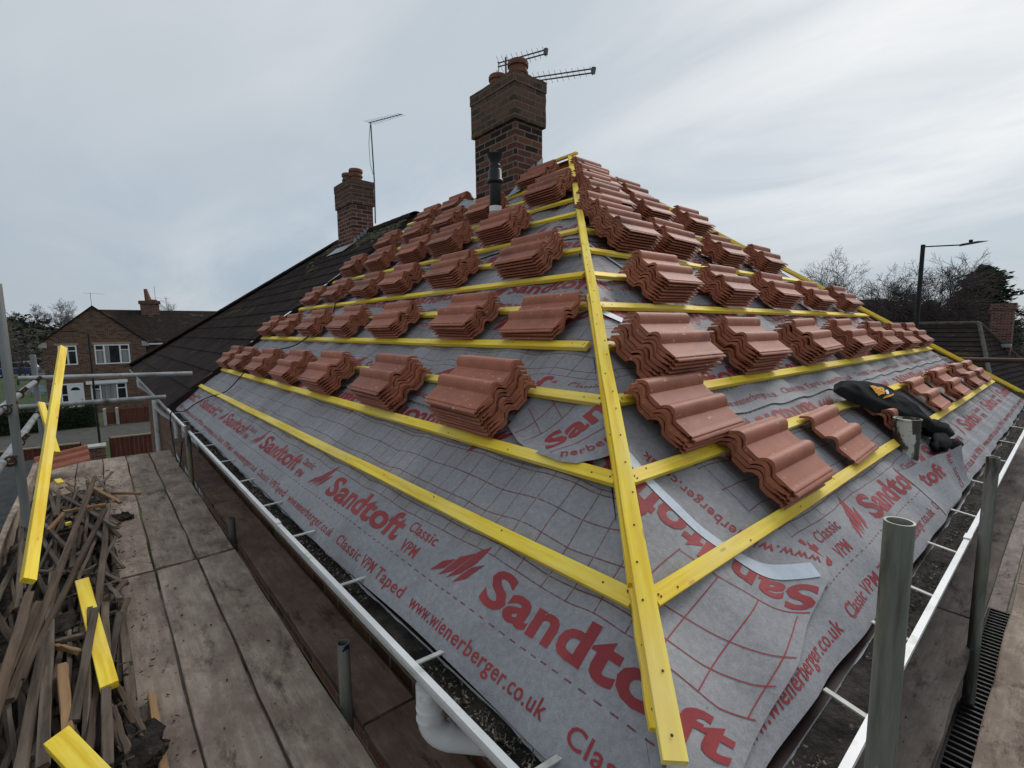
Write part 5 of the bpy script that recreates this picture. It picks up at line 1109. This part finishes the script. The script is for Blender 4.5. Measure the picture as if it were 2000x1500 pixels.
# van, chairs, tree
def van(loc, rz):
    t = empty('parked_car', loc, 'blue people carrier with silver roof parked far left below the hill', 'car'); mw = Matrix.Translation(loc) @ Matrix.Rotation(rz, 4, 'Z') @ Matrix.Scale(1.2, 4, V((0, 0, 1)))
    prof = [(-2.3, .35), (-2.35, .75), (-2.25, 1.05), (2.2, 1.1), (2.35, .8), (2.3, .35)]
    b = MB(); b.prism([(x, -.88, z) for x, z in prof], [(x, .88, z) for x, z in prof]); b.build('body', M['blue_car'], t, mw)
    cab = [(-1.0, 1.06), (-.2, 1.75), (1.7, 1.85), (2.2, 1.1)]
    b = MB(); b.prism([(x, -.80, z) for x, z in cab], [(x, .80, z) for x, z in cab]); cb = b.build('cabin', M['silver'], t, mw)
    for s in (-1, 1): b = MB(); q = [(-.75, 1.12), (-.12, 1.66), (1.55, 1.72), (1.95, 1.14)]; b.prism([(x, s*.805, z) for x, z in q], [(x, s*.815, z) for x, z in q]); b.build('side_window', M['glass'], cb, mw)
    for s in (-1, 1):
        b = MB(); b.box((2.28, s*.72-.1, .78), (2.37, s*.72+.1, 1.05)); b.build('tail_light', M['lens_red'], t, mw)
        for x in (-1.45, 1.4):
            b = MB(); b.lathe((x, s*.80, .33), [(.20, -.09), (.33, -.09), (.33, .09), (.2, .09)], 16, V((0, 1, 0))); wh = b.build('wheel', M['black'], t, mw); b = MB(); b.lathe((x, s*.84, .33), [(.0, .06), (.2, .055), (.2, -.05)], 14, V((0, 1, 0))); b.build('rim', M['silver'], wh, mw)
vp = atZ(40, 736, GROUND); van((vp.x-.3, vp.y, GROUND), -.25)
for (px, lb) in [((70, 774), 'left blue garden chair on the lawn beyond the hedge'), ((84, 773), 'right blue garden chair on the lawn beyond the hedge')]:
    p = atZ(*px, GROUND); t = empty('garden_chair', p, lb, 'chair', 'blue garden chairs'); mw = Matrix.Translation(p) @ Matrix.Rotation(.3, 4, 'Z')
    b = MB(); b.box((-.26, -.26, .40), (.26, .26, .44)); b.build('seat', M['blue_plastic'], t, mw)
    b = MB(); b.prism([(-.26, .22, .44), (.26, .22, .44), (.26, .26, .44), (-.26, .26, .44)], [(-.22, .40, 1.0), (.22, .40, 1.0), (.22, .43, 1.0), (-.22, .43, 1.0)]); b.build('backrest', M['blue_plastic'], t, mw)
    for x in (-.23, .23):
        for y in (-.23, .23): b = MB(); b.box((x-.025, y-.025, 0), (x+.025, y+.025, .40)); b.build('leg', M['blue_plastic'], t, mw)

# ------------------------------------------------------------------ trees
def bare_tree(name, base, H, spread, seed, label, group, barkm, twigm, levels=5, droop=0.0, trunk_r=.14, fork=.3, minr=.012, dens=3, lean=(0, 0)):
    rnd = random.Random(seed); t = empty(name, base, label, 'tree', group); A, B_ = MB(), MB()
    def br(p, d, L, r, lv):
        n = 4 if lv < 3 else 3; pts = [p]; dd = d.copy()
        for i in range(n):
            dd = (dd+V((rnd.gauss(0, .19), rnd.gauss(0, .19), rnd.gauss(0, .12)+(.06 if lv < 3 else -droop)))).normalized(); pts.append(pts[-1]+dd*(L/n))
        r1 = max(minr*.7, r*.55); (A if lv <= 1 else B_).tube(pts, r, 8 if lv <= 1 else (5 if lv == 2 else 3), False, r1)
        if lv >= levels: return
        kids = dens+(1 if lv == 0 else 0)+(rnd.random() < .6)
        for k in range(kids):
            s = (fork+(1-fork)*(k+rnd.random()*.6)/kids) if lv == 0 else (.25+.75*(k+rnd.random()*.7)/kids); s = min(.99, s); q = s*n; i = min(n-1, int(q)); pp = pts[i]+(pts[i+1]-pts[i])*(q-i)
            az = k*2.4+rnd.uniform(-.6, .6)+seed; ax = dd.orthogonal().normalized(); ay = dd.cross(ax); tilt = rnd.uniform(.35, .85)*(1.0 if lv else .95)*spread
            nd = (dd*math.cos(tilt)+(ax*math.cos(az)+ay*math.sin(az))*math.sin(tilt)).normalized(); br(pp, nd, L*rnd.uniform(.52, .74), max(minr, r*(1-.45*s)*.58), lv+1)
        br(pts[-1], dd, L*rnd.uniform(.5, .7), max(minr, r1*.9), lv+1)
    br(V(base), V((lean[0], lean[1], 1)).normalized(), H*.45, trunk_r, 0); A.build('trunk', barkm, t); B_.build('crown', twigm, t)
birches = [((1712, 640), 26, 4.0, 'birch with a pale trunk and fine bare crown, left of the right street lamp', 4), ((1650, 640), 30, 4.6, 'leftmost bare birch rising behind the tiled slope', 5), ((1800, 640), 27, 3.9, 'bare birch just behind the right street lamp', 6), ((1838, 640), 24, 3.75, 'bare birch with forked pale trunk right of the street lamp', 9), ((1885, 640), 28, 3.6, 'slight bare birch leaning right, before the conifer', 12)]
for i, (px, D, zt, lb, sd) in enumerate(birches):
    p = dep(*px, D); bare_tree('birch_tree', (p.x, p.y, GROUND), (zt-GROUND)*.92, 1.05, sd, lb, 'bare birches behind the right slope', M['birch'], M['twig'], 6, .03, .13, .34, .0072, 3, ((.10, -.12) if i in (3, 4) else (0, 0)))
def conifer(base, H, Rr, seed, label, n=5200, name='conifer_tree', group='dark evergreens', shape=0.8, mat='conifer'):
    rnd = random.Random(seed); t = empty(name, base, label, 'tree', group); b = MB(); b.tube([V(base), V(base)+V((0, 0, H*.9))], .22, 8, True, .05); b.build('trunk', M['bark'], t); b = MB(); bx = V(base)
    for i in range(n):
        z = rnd.random()**.8; k = (1-z)**shape; ang = rnd.uniform(0, 6.283); lobe = .72+.20*math.sin(ang*5+z*9+seed)+.16*math.sin(z*46+ang*2)+.45*mnoise.noise(V((math.cos(ang)*2, math.sin(ang)*2, z*7+seed)))
        r_ = Rr*k*lobe*(rnd.random()**.4*(1.25 if rnd.random() < .12 else 1))+.05; p = bx+V((r_*math.cos(ang), r_*math.sin(ang), H*(.10+.9*z)+rnd.gauss(0, .12)))
        d1 = (V((math.cos(ang), math.sin(ang), rnd.uniform(-.5, .7)))+V((rnd.gauss(0, .4), rnd.gauss(0, .4), 0))).normalized(); d2 = d1.cross(V((rnd.gauss(0, 1), rnd.gauss(0, 1), 1))).normalized(); s = Rr*.05*rnd.uniform(.5, 1.6)
        b.add([p-d1*s, p+d2*s*.4, p+d1*s*1.3, p-d2*s*.4], [(0, 1, 2, 3)])
    b.build('crown', M[mat], t)
p = dep(1912, 640, 40); conifer((p.x, p.y, GROUND), 10.4, 3.3, 3, 'big dark conifer at the right, behind the brick chimney', 15000, shape=.40)
for px, D, H, r_, sd, lb in [((1880, 640), 42, 8.9, 2.4, 4, 'dark conifer left of the biggest conifer'), ((1770, 640), 46, 7.5, 3.2, 5, 'dark rounded evergreen behind the street lamp pole'), ((1730, 640), 50, 6.8, 3.2, 6, 'low dark evergreen behind the pale birch trunk'), ((1815, 640), 50, 8.2, 3.0, 8, 'dark evergreen between the lamp and the small chimney'), ((1960, 640), 48, 6.6, 3.0, 7, 'low dark evergreen right of the biggest conifer'), ((1660, 640), 60, 6.5, 4.0, 10, 'distant evergreen mass behind the leftmost birch')]:
    p = dep(*px, D); conifer((p.x, p.y, GROUND), H, r_, sd, lb, 6500, shape=.5)
for px, D, sd, lb in [((2003, 640), 40, 31, 'bare tree at the right edge beyond the big chimney'), ((1985, 640), 55, 33, 'faint bare tree far right behind the big chimney')]:
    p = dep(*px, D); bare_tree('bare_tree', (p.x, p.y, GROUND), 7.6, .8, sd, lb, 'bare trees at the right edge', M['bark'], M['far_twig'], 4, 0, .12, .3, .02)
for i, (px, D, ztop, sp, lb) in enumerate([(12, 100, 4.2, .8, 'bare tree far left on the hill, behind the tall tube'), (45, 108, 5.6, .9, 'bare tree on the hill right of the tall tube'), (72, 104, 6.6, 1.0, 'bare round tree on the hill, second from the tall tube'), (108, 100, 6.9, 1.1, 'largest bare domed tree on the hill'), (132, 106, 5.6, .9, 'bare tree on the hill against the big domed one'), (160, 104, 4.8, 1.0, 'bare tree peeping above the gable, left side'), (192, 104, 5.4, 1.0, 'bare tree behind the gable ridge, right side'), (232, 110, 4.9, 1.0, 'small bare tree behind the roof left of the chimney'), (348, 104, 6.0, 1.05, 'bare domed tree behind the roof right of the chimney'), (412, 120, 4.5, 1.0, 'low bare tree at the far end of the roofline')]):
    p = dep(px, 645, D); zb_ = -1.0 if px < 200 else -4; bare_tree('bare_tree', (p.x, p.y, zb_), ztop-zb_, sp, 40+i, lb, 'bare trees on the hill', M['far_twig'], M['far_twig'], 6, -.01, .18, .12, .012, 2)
p = atZ(36, 752, GROUND); bare_tree('bare_tree', (p.x, p.y, GROUND), 4.9, 1.05, 77, 'bare garden tree at the left, before the blue car', 'bare garden tree', M['bark'], M['twig'], 5, .0, .13, .3, .014, 2)
b = MB(); pts = []
for i in range(9000):
    x = rl.uniform(-48, 8); y = 108+rl.random()*40; t_ = (y-104)/90; h = 9.0*min(1, t_*2.2)**1.2*max(0, min(1, (16-x)/30)); pts.append(V((x, y, GROUND+h+rl.random()**2*2.2)))
leaf_cloud(b, pts, .55, rl); tag(b.build('scrub', M['hill']), 'brown winter scrub covering the far hillside', 'scrub', None, 'stuff')

# ------------------------------------------------------------------ right-hand background
t = empty('bungalow', (30, 4, GROUND), 'bungalow with a dark hipped tile roof and brick chimney, right of the slope', 'house')
def course_roof(faces, nrow, lift=.035):
    b = MB()
    for (e0, e1, r1, r0) in faces:
        e0, e1, r0, r1 = V(e0), V(e1), V(r0), V(r1); nr = (e1-e0).cross(r0-e0).normalized()
        if nr.z < 0: nr = -nr
        for i in range(nrow):
            a, c = i/nrow, (i+1)/nrow; A, B_, C, D = e0.lerp(r0, a), e1.lerp(r1, a), e1.lerp(r1, c), e0.lerp(r0, c)
            b.add([A+nr*lift, B_+nr*lift, C+nr*.004, D+nr*.004, A-nr*.02, B_-nr*.02], [(0, 1, 2, 3), (4, 5, 1, 0)])
    return b
rA, rB = V((30, 6.6, .02)), V((30, 2.99, .02)); eA, eB = V((25.9, 9.5, -2.9)), V((25.9, 1.95, -2.9)); eC, eD = V((35.5, .95, -2.9)), V((34.5, 9.5, -2.9))
bro = course_roof([(eA, eB, rB, rA), (eB, eC, rB, rB), (eC, eD, rA, rB), (eD, eA, rA, rA)], 15).build('roof', M['tile_old'], t)
b = MB(); b.tube([rA+V((0, 0, .03)), rB+V((0, 0, .03))], .09, 8); b.tube([rB+V((0, 0, .03)), eB+V((0, 0, .04))], .08, 8); b.tube([rB+V((0, 0, .03)), eC+V((0, 0, .04))], .08, 8); b.build('ridge_tile', M['ridge_cap'], bro)
b = MB(); b.prism([(26.2, 2.3, GROUND), (34.8, 1.4, GROUND), (34.2, 9.3, GROUND), (26.2, 9.3, GROUND)], [(26.2, 2.3, -2.92), (34.8, 1.4, -2.92), (34.2, 9.3, -2.92), (26.2, 9.3, -2.92)]); b.build('wall', M['brick_house'], t)
b = MB(); b.box((31.7, 2.05, -2.2), (32.5, 2.80, .66)); b.box((31.65, 2.0, .66), (32.55, 2.85, .95)); cb_ = b.build('chimney', M['brick_chimney_far'], bro)
b = MB(); b.box((31.4, 2.0, -1.06), (31.69, 2.8, -.92)); b.box((31.65, 2.78, -1.0), (32.2, 2.9, -.75)); b.build('flashing', M['lead'], t)
t = empty('rear_house', (40, 5, GROUND), 'house mostly hidden behind the bungalow, its small chimney showing', 'house')
b = course_roof([((36, 7.5, -2.5), (36, 2.5, -2.5), (39, 2.8, -.35), (39, 7.2, -.35)), ((42, 2.5, -2.5), (42, 7.5, -2.5), (39, 7.2, -.35), (39, 2.8, -.35))], 8); rro = b.build('roof', M['tile_old'], t)
b = MB(); b.box((36.2, 2.7, GROUND), (41.8, 7.3, -2.5)); b.build('wall', M['brick_house'], t)
b = MB(); b.box((38.6, 4.65, -1.6), (39.2, 5.40, .82)); b.box((38.55, 4.6, .62), (39.25, 5.45, .84)); cc = b.build('chimney', M['brick_chimney_far'], rro); pot(cc, 38.9, 5.05, .84, .17, .5)
t = empty('hipped_house', (45, 10, GROUND), 'brown roofed house seen between the birches behind the tiled slope', 'house')
ra, rb_ = V((45, 13.5, 1.95)), V((45, 9.6, 1.95)); e = [V((40.5, 17, -1.9)), V((40.5, 6.6, -1.9)), V((49.5, 6.6, -1.9)), V((49.5, 17, -1.9))]
course_roof([(e[0], e[1], rb_, ra), (e[1], e[2], rb_, rb_), (e[2], e[3], ra, rb_), (e[3], e[0], ra, ra)], 14).build('roof', M['old_roof_brown'] if 'old_roof_brown' in M else M['tile_old'], t)
b = MB(); b.box((41, 7, GROUND), (49, 16.6, -1.92)); b.build('wall', M['brick_house'], t)
# street lamp on the right
lt = dep(1803, 478, 15); t = empty('street_lamp', (lt.x, lt.y, GROUND), 'tall black street lamp with a flat head beyond the right slope', 'street lamp')
b = MB(); b.tube([(lt.x, lt.y, GROUND), (lt.x, lt.y, lt.z)], .075, 12, True, .058); b.build('pole', M['metal_black'], t)
le = dep(1882, 478, 15); lh = dep(1930, 471, 15); b = MB(); b.tube([lt+V((0, 0, -.06)), V((le.x, le.y, le.z))], .022, 8); b.build('arm', M['metal_black'], t)
d = (lh-le).normalized(); sd = d.cross(V((0, 0, 1))).normalized(); b = MB()
b.prism([le-d*.05-sd*.10-V((0, 0, .03)), le+d*.35-sd*.13-V((0, 0, .02)), lh-sd*.02, lh+sd*.02, le+d*.35+sd*.13-V((0, 0, .02)), le-d*.05+sd*.10-V((0, 0, .03))], [le-d*.05-sd*.05+V((0, 0, .04)), le+d*.35-sd*.09+V((0, 0, .05)), lh-sd*.015+V((0, 0, .012)), lh+sd*.015+V((0, 0, .012)), le+d*.35+sd*.09+V((0, 0, .05)), le-d*.05+sd*.05+V((0, 0, .04))])
hd_ = b.build('lamp_head', M['metal_black'], t); b = MB(); b.lathe(le+d*.22+V((0, 0, .03)), [(.03, 0), (.05, .03), (.05, .09), (.0, .11)], 10); b.build('photocell', M['metal_black'], hd_)

# ------------------------------------------------------------------ sky and light
w = bpy.data.worlds.new('World'); S.world = w; w.use_nodes = True; nt = w.node_tree; nb = NB(nt); bg = nt.nodes['Background']
SUNDIR = ray(1960, 60).normalized(); EL = R(42); az = math.atan2(SUNDIR.y, SUNDIR.x)
sd = V((math.cos(az)*math.cos(EL), math.sin(az)*math.cos(EL), math.sin(EL)))
sky = nb.n('ShaderNodeTexSky', sky_type='NISHITA'); sky.sun_disc = False; sky.sun_elevation = EL; sky.sun_rotation = math.pi/2-az
tc = nb.n('ShaderNodeTexCoord'); x, y, z = nb.sep(tc.outputs['Generated'])
zz = nb.math('ADD', nb.math('MAXIMUM', z, 0.0), .16); pv = nb.comb(nb.math('DIVIDE', x, zz), nb.math('DIVIDE', y, zz), 0.0)
n1 = nb.noise(nb.map(pv, (1.1, .5, 1), (3.1, 1.7, 0)), 1.0, 8, .58, .5); n2 = nb.noise(nb.map(pv, (.5, .35, 1), (8.1, 4.7, 0)), .6, 4, .5, .3)
f = nb.ramp(z, .0, .40)
hor = nb.mix(nb.ramp(nb.noise(nb.map(pv, (.6, .25, 1), (1.3, 7.7, 0)), .7, 4, .5), .4, .62), (.315, .405, .515), (.44, .515, .585))
col = nb.mix(f, hor, (.50, .56, .615))
col = nb.mix(nb.ramp(n1, .40, .64), col, nb.mix(f, (.52, .575, .63), (.60, .645, .685)))
col = nb.mix(nb.math('MULTIPLY', nb.ramp(n2, .44, .64), .7), col, (.40, .45, .515))
dt = nb.n('ShaderNodeVectorMath', operation='DOT_PRODUCT'); nb.l(tc.outputs['Generated'], dt.inputs[0]); dt.inputs[1].default_value = ray(1960, 130).normalized()
gl = nb.math('MULTIPLY', nb.math('POWER', nb.ramp(dt.outputs['Value'], .78, 1.0), 1.8), nb.ramp(z, .08, .30)); col = nb.mix(nb.math('MULTIPLY', gl, nb.math('MULTIPLY_ADD', nb.ramp(n1, .38, .62), .55, .22)), col, (1.0, 1.0, .99))
col = nb.mix(nb.ramp(z, -.02, -.10), col, (.10, .10, .09))
col = nb.mix(1.0, col, (8.65, 8.55, 8.4), 'MULTIPLY'); col = nb.mix(.08, col, sky.outputs[0]); nb.l(col, bg.inputs[0]); bg.inputs[1].default_value = .1
L = bpy.data.lights.new('sun', 'SUN'); L.energy = 1.5; L.angle = R(30); L.color = (1, .97, .93); lo = bpy.data.objects.new('sun', L); COL.objects.link(lo); lo.rotation_euler = sd.to_track_quat('Z', 'Y').to_euler()
S.view_settings.view_transform = 'Standard'; S.view_settings.look = 'None'; S.view_settings.exposure = .34; S.view_settings.gamma = 1
S.render.engine = 'CYCLES'
